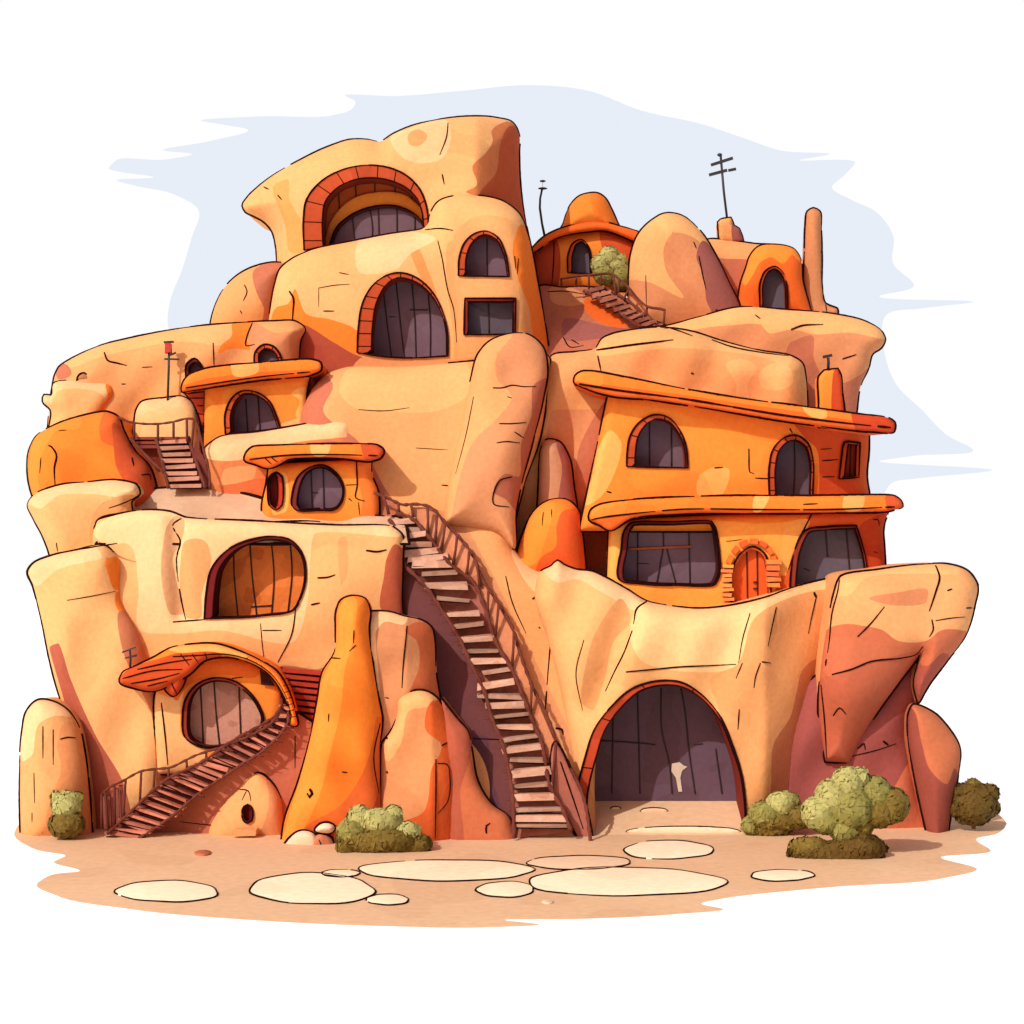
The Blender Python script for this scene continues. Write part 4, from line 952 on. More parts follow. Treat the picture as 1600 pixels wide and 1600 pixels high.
# rocks at the foot of the stair
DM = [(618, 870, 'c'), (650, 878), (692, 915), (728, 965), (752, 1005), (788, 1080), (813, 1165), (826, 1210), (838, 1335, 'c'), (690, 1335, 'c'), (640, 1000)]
rock('rock_wall', 'rock face painted dark mauve as shadow directly under the long wooden stair', DM, 2.22, B=0.22, R=30, T=1.5, col=C(112, 66, 66), tilt=0.0072, ref=(650, 890), seed=70, amp=.03,  # stair's shadow painted as a dark rock colour
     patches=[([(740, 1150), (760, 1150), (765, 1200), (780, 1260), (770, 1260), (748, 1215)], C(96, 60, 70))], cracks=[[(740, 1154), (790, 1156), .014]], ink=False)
rock('rock_apron', 'low sweeping brown rock foot between the pillars and the bottom of the long stair', [(694, 1335, 'c'), (690, 1092), (700, 1105), (716, 1125), (731, 1142), (737, 1171), (746, 1220), (769, 1257), (795, 1276), (806, 1304), (812, 1335, 'c')], -1.0, B=0.4, R=28, T=1.5, col=C(206, 120, 80), seed=71,
     patches=[([(676, 1085), (705, 1105), (735, 1145), (735, 1180), (720, 1230), (718, 1335), (670, 1335)], C(186, 100, 74))], cracks=[[(760, 1302), (760, 1290), (766, 1286), .022]])
rock('rock_pillar', 'blunt tan rock pillar behind the shorter pillar, right of the pointed orange rock', [(556, 1330, 'c'), (560, 1000), (566, 963), (576, 957), (607, 956), (632, 963), (658, 969), (674, 980), (679, 1002), (681, 1051), (688, 1095), (700, 1330, 'c')], -0.8, B=0.55, R=28, T=1.8, col=DUN, seed=72, fold=(635, 0.012),
     patches=[([(562, 970), (575, 952), (640, 960), (632, 975), (600, 972), (588, 985), (592, 1100), (575, 1100), (570, 1000)], CREAM), ([(632, 985), (650, 972), (684, 985), (692, 1100), (700, 1335), (640, 1335), (640, 1080), (655, 1040), (650, 1000)], C(208, 112, 68))],
     cracks=[[(636, 978), (634, 1000), (630, 1040), (628, 1075), .018], [(602, 1090), (608, 1091), .018]])
rock('rock_pillar', 'shorter chipped rock pillar with a faint carved door outline, right of the lime-green shrub', [(590, 1335, 'c'), (598, 1160), (612, 1140), (621, 1112), (622, 1094), (637, 1083), (665, 1080), (682, 1090), (698, 1120), (715, 1162), (721, 1195), (722, 1260), (720, 1335, 'c')], -1.25, B=0.55, R=30, T=1.6, col=C(232, 160, 105), seed=73, fold=(675, .014),
     patches=[([(600, 1160), (625, 1085), (665, 1078), (685, 1095), (665, 1105), (640, 1110), (625, 1165), (605, 1190)], TAN), ([(675, 1095), (690, 1095), (725, 1190), (725, 1340), (600, 1340), (618, 1290), (660, 1270), (675, 1200), (690, 1165), (665, 1140)], C(232, 108, 50)), ([(700, 1125), (725, 1180), (725, 1340), (690, 1340), (710, 1290), (706, 1200)], C(206, 84, 44))],
     cracks=[[(681, 1186), (681, 1240), (680, 1310), .018], [(684, 1193), (698, 1194), (703, 1215), (698, 1255), (684, 1271), .016], [(690, 1165), (700, 1160), .02], [(602, 1152), (606, 1154), .03], [(604, 1205), (606, 1208), .03]])
rock('rock_spire', 'tall pointed bright orange rock just right of the porch house', [(438, 1330, 'c'), (444, 1285), (466, 1222), (485, 1152), (497, 1090), (504, 1051), (523, 1018), (525, 985), (526, 954), (533, 938), (553, 931), (570, 935), (578, 954), (576, 980), (583, 1040), (591, 1090), (597, 1125), (594, 1160), (596, 1257), (600, 1330, 'c')], -1.35, B=0.75, R=40, T=1.6, col=C(250, 136, 46), mat=CLAY, seed=74,
     patches=[([(530, 950), (545, 930), (556, 935), (552, 1000), (540, 1040), (532, 1110), (515, 1180), (500, 1240), (470, 1300), (440, 1330), (470, 1210), (500, 1070), (522, 1020)], C(252, 156, 62)), ([(590, 1120), (602, 1120), (605, 1335), (450, 1335), (480, 1290), (530, 1260), (560, 1220), (580, 1170)], C(232, 112, 50)), ([(597, 1150), (605, 1140), (605, 1335), (560, 1335), (590, 1240)], C(204, 92, 56))],
     cracks=[[(518, 1028), (532, 1029), .018], [(553, 985), (552, 1005), .014], [(484, 1233), (488, 1240), (484, 1246), (480, 1240), .04], [(534, 1206), (543, 1207), .016], [(556, 1008), (545, 1018), .014], [(514, 1115), (513, 1128), .016], [(594, 1130), (584, 1180), (592, 1240), .018]])

# loose stones beside the shrub
for pts_, lab, cl, sd in (([(441, 1330), (450, 1312), (470, 1298), (490, 1302), (498, 1318), (490, 1334), (462, 1336)], 'low cream stone at the foot of the pointed orange rock', C(245, 215, 180), 80),
                     ([(478, 1338), (486, 1312), (500, 1302), (518, 1310), (522, 1330), (505, 1338)], 'cracked brown stone between the cream stone and the lime-green shrub', C(205, 130, 95), 81),
                     ([(492, 1298), (500, 1288), (514, 1286), (524, 1292), (520, 1300), (504, 1302)], 'small white stone balanced on the cracked brown stone', C(250, 225, 195), 82)):
    rock('stone', lab, pts_, -2.1 + (0.05 if sd != 82 else -.05), cat='stone', group='loose stones by the shrub', B=0.3, R=14, T=0.5, col=cl, seed=sd, cracks=[[(498, 1312), (502, 1322), (498, 1332), .014]] if sd == 81 else ())

# ================================================================== stairs
def ccY(y):
    return 5.6 - 0.0075*(y-560) - 0.9


def stY(y):
    return ccY(y) - 0.5


t = thing('wooden_stair', 'long rickety wooden stair climbing from beside the great archway to the lower left house', 'stairs', P(860, 1306, -1))
z6 = lambda x, y: (420+x*.375, 740+y*.375)
tr = [(530, 600, 200), (545, 622, 232), (562, 642, 264), (568, 688, 297), (565, 712, 330), (588, 735, 356), (608, 755, 381), (636, 790, 425), (665, 818, 468), (698, 838, 524), (745, 880, 590), (776, 898, 642), (802, 930, 690), (820, 958, 738), (850, 985, 784), (888, 1012, 830), (868, 1030, 880), (880, 1050, 928), (905, 1068, 972), (920, 1088, 1016), (950, 1105, 1060), (975, 1128, 1102), (985, 1140, 1148), (1000, 1153, 1193), (1012, 1165, 1248), (1018, 1175, 1304), (1025, 1196, 1350), (1030, 1224, 1400), (1032, 1238, 1434), (1028, 1252, 1468)]
rn = random.Random(11)
for k, (a, b, y) in enumerate(tr):
    big = (k % 2 == 0) or k in (3, 5)
    p0 = z6(a + rn.uniform(-14, 6), y + rn.uniform(-6, 6)); p1 = z6(b + rn.uniform(-8, 14), y - rn.uniform(-6, 18))
    Y = stY(p0[1])
    m = MB(); v = rn.uniform(.85, 1.1) * (1.0 if big else 0.62)
    c0 = C(214, 172, 146)
    m.box(P(*p0, Y), P(*p1, Y), 0.34 + .10*rn.random(), rn.uniform(.17, .22) if big else rn.uniform(.10, .14), tuple([c0[0]*v, c0[1]*v, c0[2]*v, 1]), jit=.035)
    # dark nosing line so that each board reads
    q0 = (p0[0], p0[1]+4.2); q1 = (p1[0], p1[1]+4.2)
    m.tube([P(*q0, Y-.16), P(*q1, Y-.16)], 0.024, INKC, 1, n=4)
    m.build('tread', [WOOD, INK], t)
Ls = [(500, 190), (540, 240), (560, 275), (562, 375), (610, 425), (660, 480), (740, 600), (800, 700), (845, 800), (895, 900), (930, 1020), (975, 1130), (1000, 1240), (1015, 1330), (1022, 1520)]
Rs = [(530, 165), (600, 190), (660, 255), (760, 380), (850, 450), (900, 560), (950, 710), (1010, 810), (1060, 930), (1100, 1030), (1140, 1130), (1175, 1310), (1230, 1410), (1260, 1490)]
Rl = [(440, 80), (500, 104), (560, 130), (600, 127), (670, 138), (740, 210), (810, 282), (850, 340), (890, 440), (960, 545), (1020, 655), (1040, 725), (1100, 890), (1160, 1010), (1200, 1120), (1260, 1230), (1310, 1345), (1345, 1560)]


def line3(pl, off=0.0, st=6, fy=None):
    q = curve([z6(*p) for p in pl], st, False)
    return [P(x, y, (fy or stY)(y) + off) for x, y in q]


def strip(name, left, right, off, col, mat, parent, fy):
    a = curve([z6(*p) for p in left], 4, False); b = curve([z6(*p) for p in right], 4, False)
    n = 60
    def rs(c):
        s = np.concatenate([[0], np.cumsum(np.linalg.norm(np.diff(c, axis=0), axis=1))]); tt = np.linspace(0, s[-1], n)
        return np.stack([np.interp(tt, s, c[:, 0]), np.interp(tt, s, c[:, 1])], 1)
    a, b = rs(a), rs(b)
    m = MB()
    vs = [P(*q, fy(q[1])+off) for q in a] + [P(*q, fy(q[1])+off) for q in b]
    m.add(vs, [[i+1, n+i+1, n+i, i] for i in range(n-1)], col, 0, True)
    return m.build(name, [mat], parent)


strip('riser_board', Ls, Rs, 0.28, C(165, 104, 88), WOOD, t, stY)
for pl in (Ls, Rs):
    m = MB(); p3 = line3(pl, -0.2)
    m.tube(p3, [0.065 + 0.022*math.sin(i*1.7) for i in range(len(p3))], TIMB, 0, n=6); m.build('stringer', [WOOD], t)
m = MB(); p3 = line3(Rl, 0.1, fy=lambda y: stY(y+28)-.05); m.tube(p3, [0.055 + 0.02*math.sin(i*2.3) for i in range(len(p3))], TIMB, 0, n=6); m.build('handrail', [WOOD], t)
posts = [((478, 96), (500, 170)), ((540, 122), (540, 168)), ((592, 128), (602, 192)), ((662, 140), (662, 252)), ((700, 172), (692, 290)), ((735, 206), (718, 318)), ((785, 260), (768, 378)), ((835, 325), (822, 430)), ((862, 360), (880, 470)), ((915, 490), (908, 600)), ((958, 545), (940, 690)), ((1022, 660), (1012, 810)), ((1095, 880), (1088, 1010)), ((1195, 1120), (1180, 1310))]
for a, b in posts:
    qa, qb = z6(*a), z6(*b)
    m = MB(); m.tube([P(*qb, stY(qb[1])-.1), P((qa[0]+qb[0])/2+.6, (qa[1]+qb[1])/2, stY(qb[1])-.08), P(*qa, stY(qb[1])-.06)], [.065, .045, .055], TIMB, 0, n=6); m.build('post', [WOOD], t)
m = MB(); qa, qb = z6(1015, 1330), z6(1024, 1535); m.tube([P(*qa, -1.1), P(*qb, -1.15)], .06, TIMB, 0); m.build('post', [WOOD], t)
# plank infill behind the rail and the low side wall at the bottom
strip('side_board', [(600, 140), (670, 145), (740, 218), (850, 350), (960, 560), (1030, 690), (1100, 900), (1195, 1130)], [(610, 195), (665, 255), (760, 375), (850, 450), (945, 690), (1010, 800), (1090, 1000), (1175, 1300)], -0.02, C(212, 140, 100), WOOD, t, stY)
m, f_ = puff([z6(*p) for p in [(1196, 1120), (1262, 1240), (1312, 1352), (1348, 1560), (1312, 1550), (1235, 1425), (1178, 1315)]], -0.75, B=0.15, R=10, T=0.25, col=C(176, 108, 92), seed=90, cracks=[[z6(1215, 1200), z6(1260, 1330), z6(1310, 1480), .02]])
m.build('side_wall', [ROCK, INK], t)
spk = random.Random(3)
for k in range(20):
    m = MB(); i = spk.uniform(.25, .95)
    q = curve([z6(*p) for p in Ls], 6, False); x, y = q[int(i*(len(q)-1))]
    m.tube([P(x+3, y, stY(y)-.16), P(x-spk.uniform(5, 14), y+spk.uniform(-2, 3), stY(y)-.2)], [.03, .012], TIMB, 0, n=4); m.build('bracing_stub', [WOOD], t)

# curved lower-left stair
t = thing('wooden_stair', 'narrow curved wooden stair with one handrail rising to the porch house', 'stairs', P(200, 1308, -.9))
z5 = lambda x, y: (20+x*.3875, 780+y*.3875)


def cs(y):
    k = min(1, max(0, (1308-y)/200.0)); return -0.95 + k*0.55


UP = [(380, 1350), (480, 1255), (620, 1130), (760, 1060), (900, 965), (1010, 905), (1060, 870), (1085, 830)]
LW = [(505, 1370), (640, 1280), (740, 1195), (900, 1085), (1020, 1005), (1085, 940), (1112, 890), (1108, 850)]
def rs_(pl, n, f):
    c = curve([f(*p) for p in pl], 4, False)
    s = np.concatenate([[0], np.cumsum(np.linalg.norm(np.diff(c, axis=0), axis=1))]); tt = np.linspace(0, s[-1], n)
    return np.stack([np.interp(tt, s, c[:, 0]), np.interp(tt, s, c[:, 1])], 1)
nt_ = 24
ua, la = rs_(UP, nt_, z5), rs_(LW, nt_, z5)
rn = random.Random(4)
for k in range(nt_):
    a, b = ua[k], la[k]
    m = MB(); v = rn.uniform(.7, 1.1); c0 = C(205, 130, 105)
    ym = (a[1]+b[1])/2
    m.box(P(a[0]-2, a[1]+1+rn.uniform(-3, 3), cs(ym)+.05), P(b[0]+rn.uniform(-2, 6), b[1]-1+rn.uniform(-3, 3), cs(ym)-.1), rn.uniform(.16, .28), rn.uniform(.07, .13), (c0[0]*v, c0[1]*v, c0[2]*v, 1), jit=.035)
    m.tube([P(a[0]-1, a[1]+4, cs(ym)-.08), P(b[0], b[1]+2.5, cs(ym)-.22)], .02, INKC, 1, n=4)
    m.build('tread', [WOOD, INK], t)
m = MB(); n = nt_
m.add([P(*q, cs(q[1])+.16) for q in ua]+[P(*q, cs(q[1])+.1) for q in la], [[i, n+i, n+i+1, i+1] for i in range(n-1)], C(110, 52, 46), 0, True); m.build('riser_board', [WOOD], t)
for pl in (UP, LW):
    q = rs_(pl, 50, z5); m = MB(); m.tube([P(x, y, cs(y)-.18) for x, y in q], [0.05+.02*math.sin(i*1.9) for i in range(50)], TIMB, 0); m.build('stringer', [WOOD], t)
RLc = [(360, 1190), (385, 1165), (440, 1138), (520, 1096), (575, 1088), (630, 1083), (740, 1032), (840, 1000), (960, 952), (1050, 895), (1085, 830), (1082, 800)]
q = rs_(RLc, 60, z5); m = MB(); m.tube([P(x, y, cs(y+25)-.1) for x, y in q], [0.042+.012*math.sin(i*2.1) for i in range(60)], TIMB, 0); m.build('handrail', [WOOD], t)
for a, b in (((358, 1190), (358, 1330)), ((372, 1182), (385, 1345)), ((410, 1158), (412, 1310)), ((455, 1132), (445, 1290)), ((518, 1098), (512, 1225)), ((572, 1090), (568, 1170)), ((628, 1085), (628, 1135)), ((700, 1050), (702, 1085)), ((780, 1018), (780, 1050)), ((860, 993), (858, 1010)), ((940, 960), (940, 980))):
    qa, qb = z5(*a), z5(*b); m = MB(); yy = cs(qb[1])-.12
    m.tube([P(*qb, yy), P(*qa, yy)], .04, TIMB, 0); m.build('post', [WOOD], t)
for k in range(5):
    x = 368 + k*17
    m = MB(); m.box(P(*z5(x, 1200-k*12), -.8), P(*z5(x+6, 1330-k*12), -.8), .05, .1, C(150, 85, 70), up=(1, 0, 0), jit=.01); m.build('side_board', [WOOD], t)
for k in range(16):
    m = MB(); i = int(rn.uniform(.1, .95)*49); x, y = rs_(LW, 50, z5)[i]
    m.tube([P(x, y, cs(y)-.2), P(x+rn.uniform(4, 12), y+rn.uniform(1, 6), cs(y)-.2)], [.035, .012], TIMB, 0, n=4); m.build('bracing_stub', [WOOD], t)

# upper-left stair with landing
t = thing('wooden_stair', 'short wooden stair with railed landing beside the big orange boulder', 'stairs', P(290, 764, 3.2))
z3 = lambda x, y: (30+x*.375, 480+y*.375)
def us(y): return 4.4 - (y-685)/75*1.0
m = MB(); a_, b_ = z3(468, 545), z3(705, 545)
m.add([P(*z3(468, 542), 4.3), P(*z3(705, 542), 4.3), P(*z3(715, 600), 4.25), P(*z3(580, 690), 4.4), P(*z3(520, 610), 4.4)], [[4, 3, 2, 1, 0]], C(140, 58, 42), 0, False)
for k in range(3): m.box(P(*z3(466+k*12, 548+k*17), 4.2), P(*z3(706, 546+k*17), 4.2), .3, .09, C(150, 70, 55), jit=.015)
m.build('landing', [WOOD], t)
for k in range(8):
    y = 560 + k*26; x0 = 572 + k*8; x1 = 702 + k*8.5
    p0, p1 = z3(x0, y+4), z3(x1, y+rn.uniform(-3, 3)); m = MB(); v = rn.uniform(.85, 1.1); c0 = C(205, 150, 125)
    m.box(P(*p0, us(p0[1])-.2), P(*p1, us(p1[1])-.2), .3, .13, (c0[0]*v, c0[1]*v, c0[2]*v, 1), jit=.02)
    m.tube([P(p0[0], p0[1]+4, us(p0[1])-.36), P(p1[0], p1[1]+4, us(p1[1])-.36)], .022, INKC, 1, n=4)
    m.build('tread', [WOOD, INK], t)
m = MB(); m.add([P(*z3(570, 548), 4.2), P(*z3(705, 548), 4.2), P(*z3(770, 752), 3.3), P(*z3(628, 752), 3.3)], [[3, 2, 1, 0]], C(90, 45, 40), 0, False); m.build('riser_board', [WOOD], t)
for pl in ([(570, 545), (600, 660), (622, 752)], [(705, 540), (740, 650), (775, 750)], [(462, 545), (530, 620), (605, 690)]):
    q = rs_(pl, 14, z3); m = MB(); m.tube([P(x, y, us(y)-.35) for x, y in q], [.06+.015*math.sin(i*2) for i in range(14)], TIMB, 0); m.build('stringer', [WOOD], t)
for pl in ([(412, 458), (440, 472), (482, 482), (580, 486), (640, 478), (700, 464), (730, 468), (745, 500), (770, 600), (790, 680), (795, 752)],):
    q = rs_(pl, 40, z3); m = MB(); m.tube([P(x, y, 3.95 if x < 306 else 3.95-(x-306)*.04) for x, y in q], [.042+.01*math.sin(i*2) for i in range(40)], TIMB, 0); m.build('handrail', [WOOD], t)
for a, b in (((480, 482), (478, 548)), ((578, 486), (578, 548)), ((643, 478), (643, 546)), ((698, 466), (700, 560)), ((728, 472), (715, 620)), ((750, 520), (745, 680)), ((772, 610), (760, 740)), ((792, 690), (795, 755))):
    m = MB(); m.tube([P(*z3(*b), 3.85), P(*z3(*a), 3.95)], .045, TIMB, 0); m.build('post', [WOOD], t)
m = MB(); m.add([P(*z3(*p), 3.6) for p in [(735, 560), (775, 640), (795, 750), (770, 745), (740, 660), (720, 620)]], [[5, 4, 3, 2, 1, 0]], C(120, 60, 50), 0, False); m.build('side_board', [WOOD], t)

# summit stair
t = thing('wooden_stair', 'short wooden stair with a bent railing on the brown hillside beside the tall rounded boulder', 'stairs', P(1010, 512, 9.3))
z2 = lambda x, y: (800+x*.3875, 220+y*.3875)
def ss(y): return 11.4 - (y-445)/70*2.5
rail = [(198, 556), (260, 546), (330, 540), (410, 540), (440, 565), (470, 592), (510, 640), (545, 668), (600, 678), (618, 684)]
q = rs_(rail, 40, z2); m = MB(); m.tube([P(x, y, ss(y+22)-.2) for x, y in q], .05, TIMB, 0); m.build('handrail', [WOOD], t)
for a, b in (((198, 556), (200, 584)), ((260, 546), (258, 590)), ((310, 541), (310, 600)), ((360, 540), (355, 612)), ((410, 540), (420, 630)), ((432, 558), (428, 625)), ((472, 595), (445, 650)), ((545, 668), (540, 715)), ((616, 684), (610, 755))):
    qa, qb = z2(*a), z2(*b); m = MB(); m.tube([P(*qb, ss(qb[1])-.2), P(*qa, ss(qb[1])-.2)], .045, TIMB, 0); m.build('post', [WOOD], t)
rn = random.Random(8)
for k in range(11):
    f = k/10; x = 300 + f*290; y = 600 + f*160 + 12*math.sin(f*3)
    p0, p1 = z2(x-6, y+12), z2(x+72-30*f, y-8); m = MB(); v = rn.uniform(.7, 1.1); c0 = C(175, 115, 95)
    m.box(P(*p0, ss(p0[1])-.15), P(*p1, ss(p0[1])-.15), .3, .12, (c0[0]*v, c0[1]*v, c0[2]*v, 1), jit=.03); m.tube([P(p0[0], p0[1]+3, ss(p0[1])-.32), P(p1[0], p1[1]+3, ss(p0[1])-.32)], .025, INKC, 1, n=4); m.build('tread', [WOOD, INK], t)
for pl in ([(290, 605), (400, 665), (500, 740), (600, 770)], [(375, 595), (460, 640), (540, 705), (612, 755)]):
    q = rs_(pl, 20, z2); m = MB(); m.tube([P(x, y, ss(y)-.25) for x, y in q], [.07+.02*math.sin(i*2) for i in range(20)], TIMB, 0); m.build('stringer', [WOOD], t)

# ================================================================== shrubs
GL = C(184, 188, 116); GM = C(150, 150, 80); GD = C(128, 112, 50); GDD = C(104, 84, 36)  # lobes go light on top to dark below, shading painted in


def shrub(name, label, lobes, Y, seed, base=None, leaf=0.15, dens=0.5, group='shrubs at the foot of the rock', trunk=None):
    """lobes: (x, y, r px, colour, dy)"""
    rn = random.Random(seed)
    xs = [l[0] for l in lobes]
    t = thing(name, label, 'shrub', base if base else P(sum(xs)/len(xs), 1300, Y), group)
    mb = MB()
    for (x, y, r, col, dy) in lobes:
        rx, ry = r if isinstance(r, tuple) else (r, r)
        c = P(x, y, Y+dy); k = (D0+Y)/F; Rx, Rz = rx*k, ry*k; Ry = min(Rx, Rz*1.3)*.9
        mb.ball(c, (Rx*.96, Ry*.96, Rz*.96), tuple([v*.95 for v in col[:3]])+(1,), 0, 16, 10, .05, rn.randint(0, 999))
        n = int(dens*(Rx*Rz)**.5*(Rx+Rz)/2*2100)
        for _ in range(max(40, n)):
            u = rn.uniform(-1, 1); a = rn.uniform(0, 2*math.pi); s = math.sqrt(1-u*u)
            d = Vector((s*math.cos(a), s*math.sin(a), u))
            rr = rn.uniform(.97, 1.015)
            p = Vector((c[0]+d.x*Rx*rr, c[1]+d.y*Ry*rr, c[2]+d.z*Rz*rr))
            nn = (d + Vector((rn.uniform(-.16, .16), rn.uniform(-.16, .16), rn.uniform(-.16, .16)))).normalized()
            e1 = nn.orthogonal().normalized(); ang = rn.uniform(0, 6.28)
            e2 = nn.cross(e1); f1 = e1*math.cos(ang)+e2*math.sin(ang); f2 = nn.cross(f1)
            L = leaf*rn.uniform(.7, 1.4)
            v = rn.choice([.93, 1.0, 1.0, 1.07])
            mb.add([p-f1*L, p-f2*L*.5, p+f1*L, p+f2*L*.5], [[0, 1, 2, 3]], (col[0]*v, col[1]*v, col[2]*v, 1), 0, False)
    mb.build('crown', [LEAF], t)
    m = MB(); b = Vector(t['_o'])
    if trunk:
        for a, e, r in trunk: m.tube([P(*a, Y), P((a[0]+e[0])/2+2, (a[1]+e[1])/2, Y), P(*e, Y)], [r, r*.8, r*.6], C(120, 80, 50), 0)
    else:
        top = P(lobes[0][0], lobes[0][1], Y+.1); b = Vector((top[0], top[1], max(b.z, top[2]-.9)))
        m.tube([b, (b+Vector(top))/2+Vector((.05, 0, 0)), top], [.05, .04, .03], C(120, 80, 50), 0)
    m.build('trunk', [WOOD], t)
    return t


shrub('shrub', 'tiny pale green shrub at the foot of the lone boulder in the lower left corner', [(104, 1258, (24, 22), GL, 0), (88, 1245, 8, GL, 0), (120, 1246, 9, GM, 0), (104, 1288, (29, 21), GD, -.1)], -1.25, 1, G(104, 1303), trunk=None)
shrub('shrub', 'spiky lime-green shrub with its lower lobes painted shaded olive in front of the chipped rock pillar', [(590, 1283, (40, 20), GL, 0), (562, 1278, 20, GL, 0), (615, 1272, 14, GL, 0), (550, 1300, (24, 22), GM, -.1), (635, 1300, (24, 16), GL, 0), (590, 1312, (66, 22), GD, -.1), (650, 1318, (26, 15), GD, 0), (540, 1322, 15, GD, -.2)], -3.3, 2, G(590, 1333))
shrub('shrub', 'low wedge-shaped olive shrub right of the great archway', [(1220, 1256, (24, 20), GL, 0), (1195, 1272, (26, 20), GM, 0), (1235, 1252, 14, GM, 0), (1215, 1282, (46, 16), GD, -.05), (1245, 1275, (24, 20), GD, 0), (1172, 1290, 14, GM, 0), (1205, 1294, (34, 12), GD, 0)], -.6, 3, G(1215, 1298))
shrub('shrub', 'big billowing green bush with a wide dark base, right of the great archway', [(1324, 1224, 26, GL, 0), (1343, 1215, 16, GL, 0), (1300, 1246, 28, GL, 0), (1366, 1240, 28, GM, .1), (1330, 1262, 34, GM, -.1), (1278, 1270, 26, GL, 0), (1290, 1284, 20, GM, -.1), (1392, 1258, 29, GD, .1), (1372, 1268, 26, GD, 0), (1318, 1296, 22, GM, -.1), (1345, 1290, (20, 20), GD, 0), (1305, 1334, (76, 20), GDD, -.1), (1265, 1324, (34, 16), GD, -.1), (1340, 1326, (46, 24), GDD, -.1)], -4.2, 4, G(1310, 1350), trunk=[((1335, 1345), (1350, 1290), .22), ((1320, 1345), (1330, 1290), .15)])
shrub('shrub', 'round dark olive shrub at the far right edge of the sand', [(1521, 1255, (36, 34), GDD, 0), (1500, 1240, 16, GDD, 0), (1521, 1232, 15, GD, 0), (1545, 1240, 16, GDD, 0), (1494, 1262, 15, GDD, 0), (1549, 1262, 14, GDD, 0), (1520, 1275, (28, 14), GDD, 0)], .2, 5, G(1521, 1292), trunk=[((1521, 1295), (1521, 1262), .07)])
shrub('shrub', 'light green rounded bush on the summit in front of the domed hut', [(952, 402, 17, GL, 0), (938, 412, 15, GL, 0), (962, 414, 20, GL, .1), (945, 428, 18, GM, 0), (970, 432, (18, 22), GM, 0), (978, 440, 14, GD, 0)], 12.0, 6, P(955, 452, 12.0), group='shrubs on the summit')
for o in list(bpy.data.objects):
    if o.get('group') == 'shrubs on the summit': del o['group']

# ================================================================== stepping stones and pebbles
def slab(name, label, cx, cy, rx, ry, seed, col=C(255, 240, 205, 0.97), h=0.05, group='pale flagstones on the sand'):
    rn = random.Random(seed); n = 48
    ph = [rn.uniform(0, 6.28) for _ in range(3)]
    ring = []
    for k in range(n):
        a = 2*math.pi*k/n; w = 1 + .035*math.sin(2*a+ph[0]) + .03*math.sin(3*a+ph[1]) + .02*math.sin(7*a+ph[2])
        ring.append((cx+rx*w*math.cos(a), cy+ry*w*math.sin(a)))
    m = MB()
    g0 = [G(x, y, 0.0) for x, y in ring]; h = h*.5; c = G(cx, cy, h)
    def lvl(s, z): return [(c[0]+(p[0]-c[0])*s, c[1]+(p[1]-c[1])*s, z) for p in g0]
    vs = lvl(1, 0) + lvl(.995, h*.7) + lvl(.96, h) + [c]
    fs = [[r*n+k, r*n+(k+1) % n, (r+1)*n+(k+1) % n, (r+1)*n+k] for r in range(2) for k in range(n)] + [[2*n+k, 2*n+(k+1) % n, 3*n] for k in range(n)]
    m.add(vs, fs, col, 0, True)
    lp = [(p[0], p[1], .02) for p in g0]; lp += lp[:1]
    if rx > 20: ink_line(m, lp, 0.028, True, rn, gap=.2)
    o = m.build(name, [SAND, INK], origin=(c[0], c[1], 0))
    tag(o, label, 'flagstone' if name == 'flagstone' else 'stone', group)


slab('flagstone', 'lone oval flagstone at the far left of the sand', 262, 1394, 78, 17, 1)
slab('flagstone', 'large rounded flagstone, second from the left', 488, 1390, 98, 24, 2)
slab('flagstone', 'long flagstone in the middle, tucked behind the longest one', 698, 1361, 132, 17, 3)
slab('flagstone', 'longest flagstone at centre right, nearest the viewer of the big three', 978, 1379, 150, 23, 4)
slab('flagstone', 'small flagstone between the second large one and the longest one', 790, 1391, 46, 12, 5)
slab('flagstone', 'tiny flagstone just right of the second large one', 606, 1407, 34, 8, 6)
slab('flagstone', 'tilted oval flagstone close to the mouth of the great archway', 1044, 1329, 68, 15, 7)
slab('flagstone', 'pale pinkish flagstone touching the back of the longest one', 905, 1349, 80, 11, 11, C(250, 222, 185))
slab('flagstone', 'small outlined flagstone right of the longest one, below the bushes', 1222, 1369, 49, 9, 9)
slab('flagstone', 'little flagstone at the back edge of the second large one', 532, 1366, 30, 6, 10)
slab('pebble', 'small brown pebble on the sand below the curved stair', 317, 1334, 13, 4, 12, C(200, 120, 85), .1, None)
slab('pebble', 'tiny pale pebble beside the longest flagstone', 856, 1410, 9, 3, 13, C(250, 225, 190), .06, None)
def lay(cx, cy, rx, ry, lab, s, cl=C(238, 204, 165)):
    Y = rampY(cy)-.03
    m, f_ = puff([(cx+rx*math.cos(a), cy+ry*math.sin(a)) for a in [k*math.pi/6 for k in range(12)]], Y, B=.06, R=5, T=.2, col=cl, seed=s, amp=.0, inkr=.02)
    o = m.build('stone', [SAND, INK], origin=P(cx, cy, Y)); tag(o, lab, 'stone')
lay(1022, 1267, 22, 5, 'flat stone lying on the path in the archway', 14)
lay(1068, 1299, 90, 8, 'thin cream flagstone strip in the mouth of the great archway', 16, C(250, 228, 192))
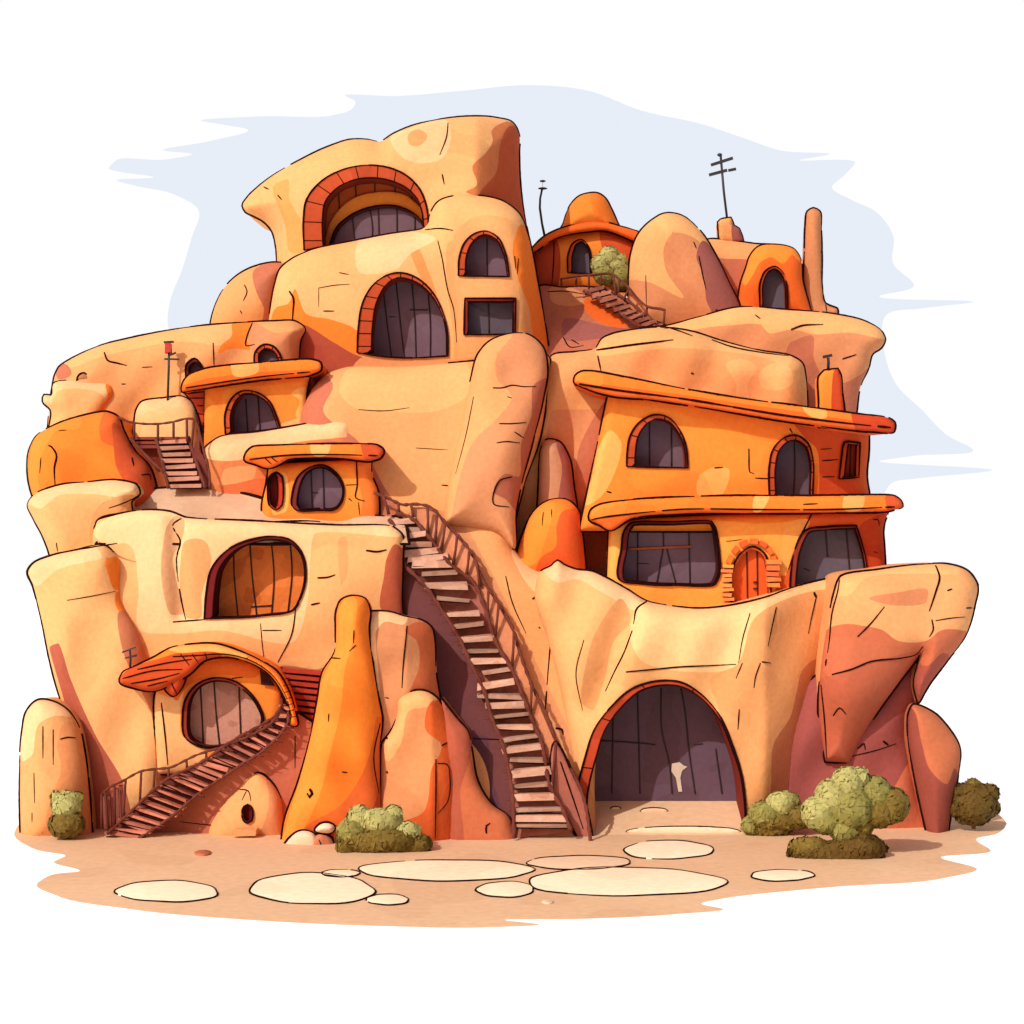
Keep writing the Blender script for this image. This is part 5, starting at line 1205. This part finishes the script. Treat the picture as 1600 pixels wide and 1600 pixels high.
lay(962, 1263, 8, 3, 'small stone on the left of the path in the archway', 15)

# ------------------------------------------------------------------ light and camera
SUN_EL, SUN_AZ = 37.0, 38.0            # degrees; azimuth to the left of the viewing axis, behind the camera
S_SUN, S_SKY = 2.85, 0.115
w = bpy.data.worlds.new('World'); sc.world = w; w.use_nodes = True
nt = w.node_tree; bg = nt.nodes['Background']
sky = nt.nodes.new('ShaderNodeTexSky'); sky.sky_type = 'NISHITA'; sky.sun_disc = False
sky.sun_elevation = math.radians(SUN_EL); sky.sun_rotation = math.radians(180 + SUN_AZ)
sky.dust_density = 3.0
mx = nt.nodes.new('ShaderNodeMix'); mx.data_type = 'RGBA'; mx.blend_type = 'MULTIPLY'; mx.inputs['Factor'].default_value = 1
mx.inputs[7].default_value = (1.27, 0.83, 0.74, 1)     # warm tint added to redden the fill light in the shade
nt.links.new(sky.outputs[0], mx.inputs[6]); nt.links.new(mx.outputs[2], bg.inputs['Color'])
bg.inputs['Strength'].default_value = S_SKY
l = bpy.data.lights.new('sun', 'SUN'); l.energy = S_SUN; l.angle = math.radians(0.5); l.color = (1.0, 0.95, 0.88)
so_ = bpy.data.objects.new('sun', l); COL.objects.link(so_)
e, a = math.radians(SUN_EL), math.radians(SUN_AZ)
to_sun = Vector((-math.sin(a)*math.cos(e), -math.cos(a)*math.cos(e), math.sin(e)))
so_.rotation_euler = to_sun.to_track_quat('Z', 'Y').to_euler(); so_.location = to_sun * 60

cam = bpy.data.cameras.new('camera'); co = bpy.data.objects.new('camera', cam); COL.objects.link(co)
co.location = (0, -D0, H0); co.rotation_euler = (math.pi/2, 0, 0)
cam.sensor_width = 36; cam.lens = 36 * F / 1600; cam.clip_end = 3000; cam.clip_start = 0.5
sc.camera = co
sc.view_settings.view_transform = 'Standard'; sc.view_settings.look = 'None'; sc.view_settings.exposure = 0; sc.view_settings.gamma = 1
sc.render.resolution_x = sc.render.resolution_y = 1024
sc.cycles.max_bounces = 6; sc.cycles.diffuse_bounces = 4
for o in bpy.data.objects:
    if '_o' in o: del o['_o']
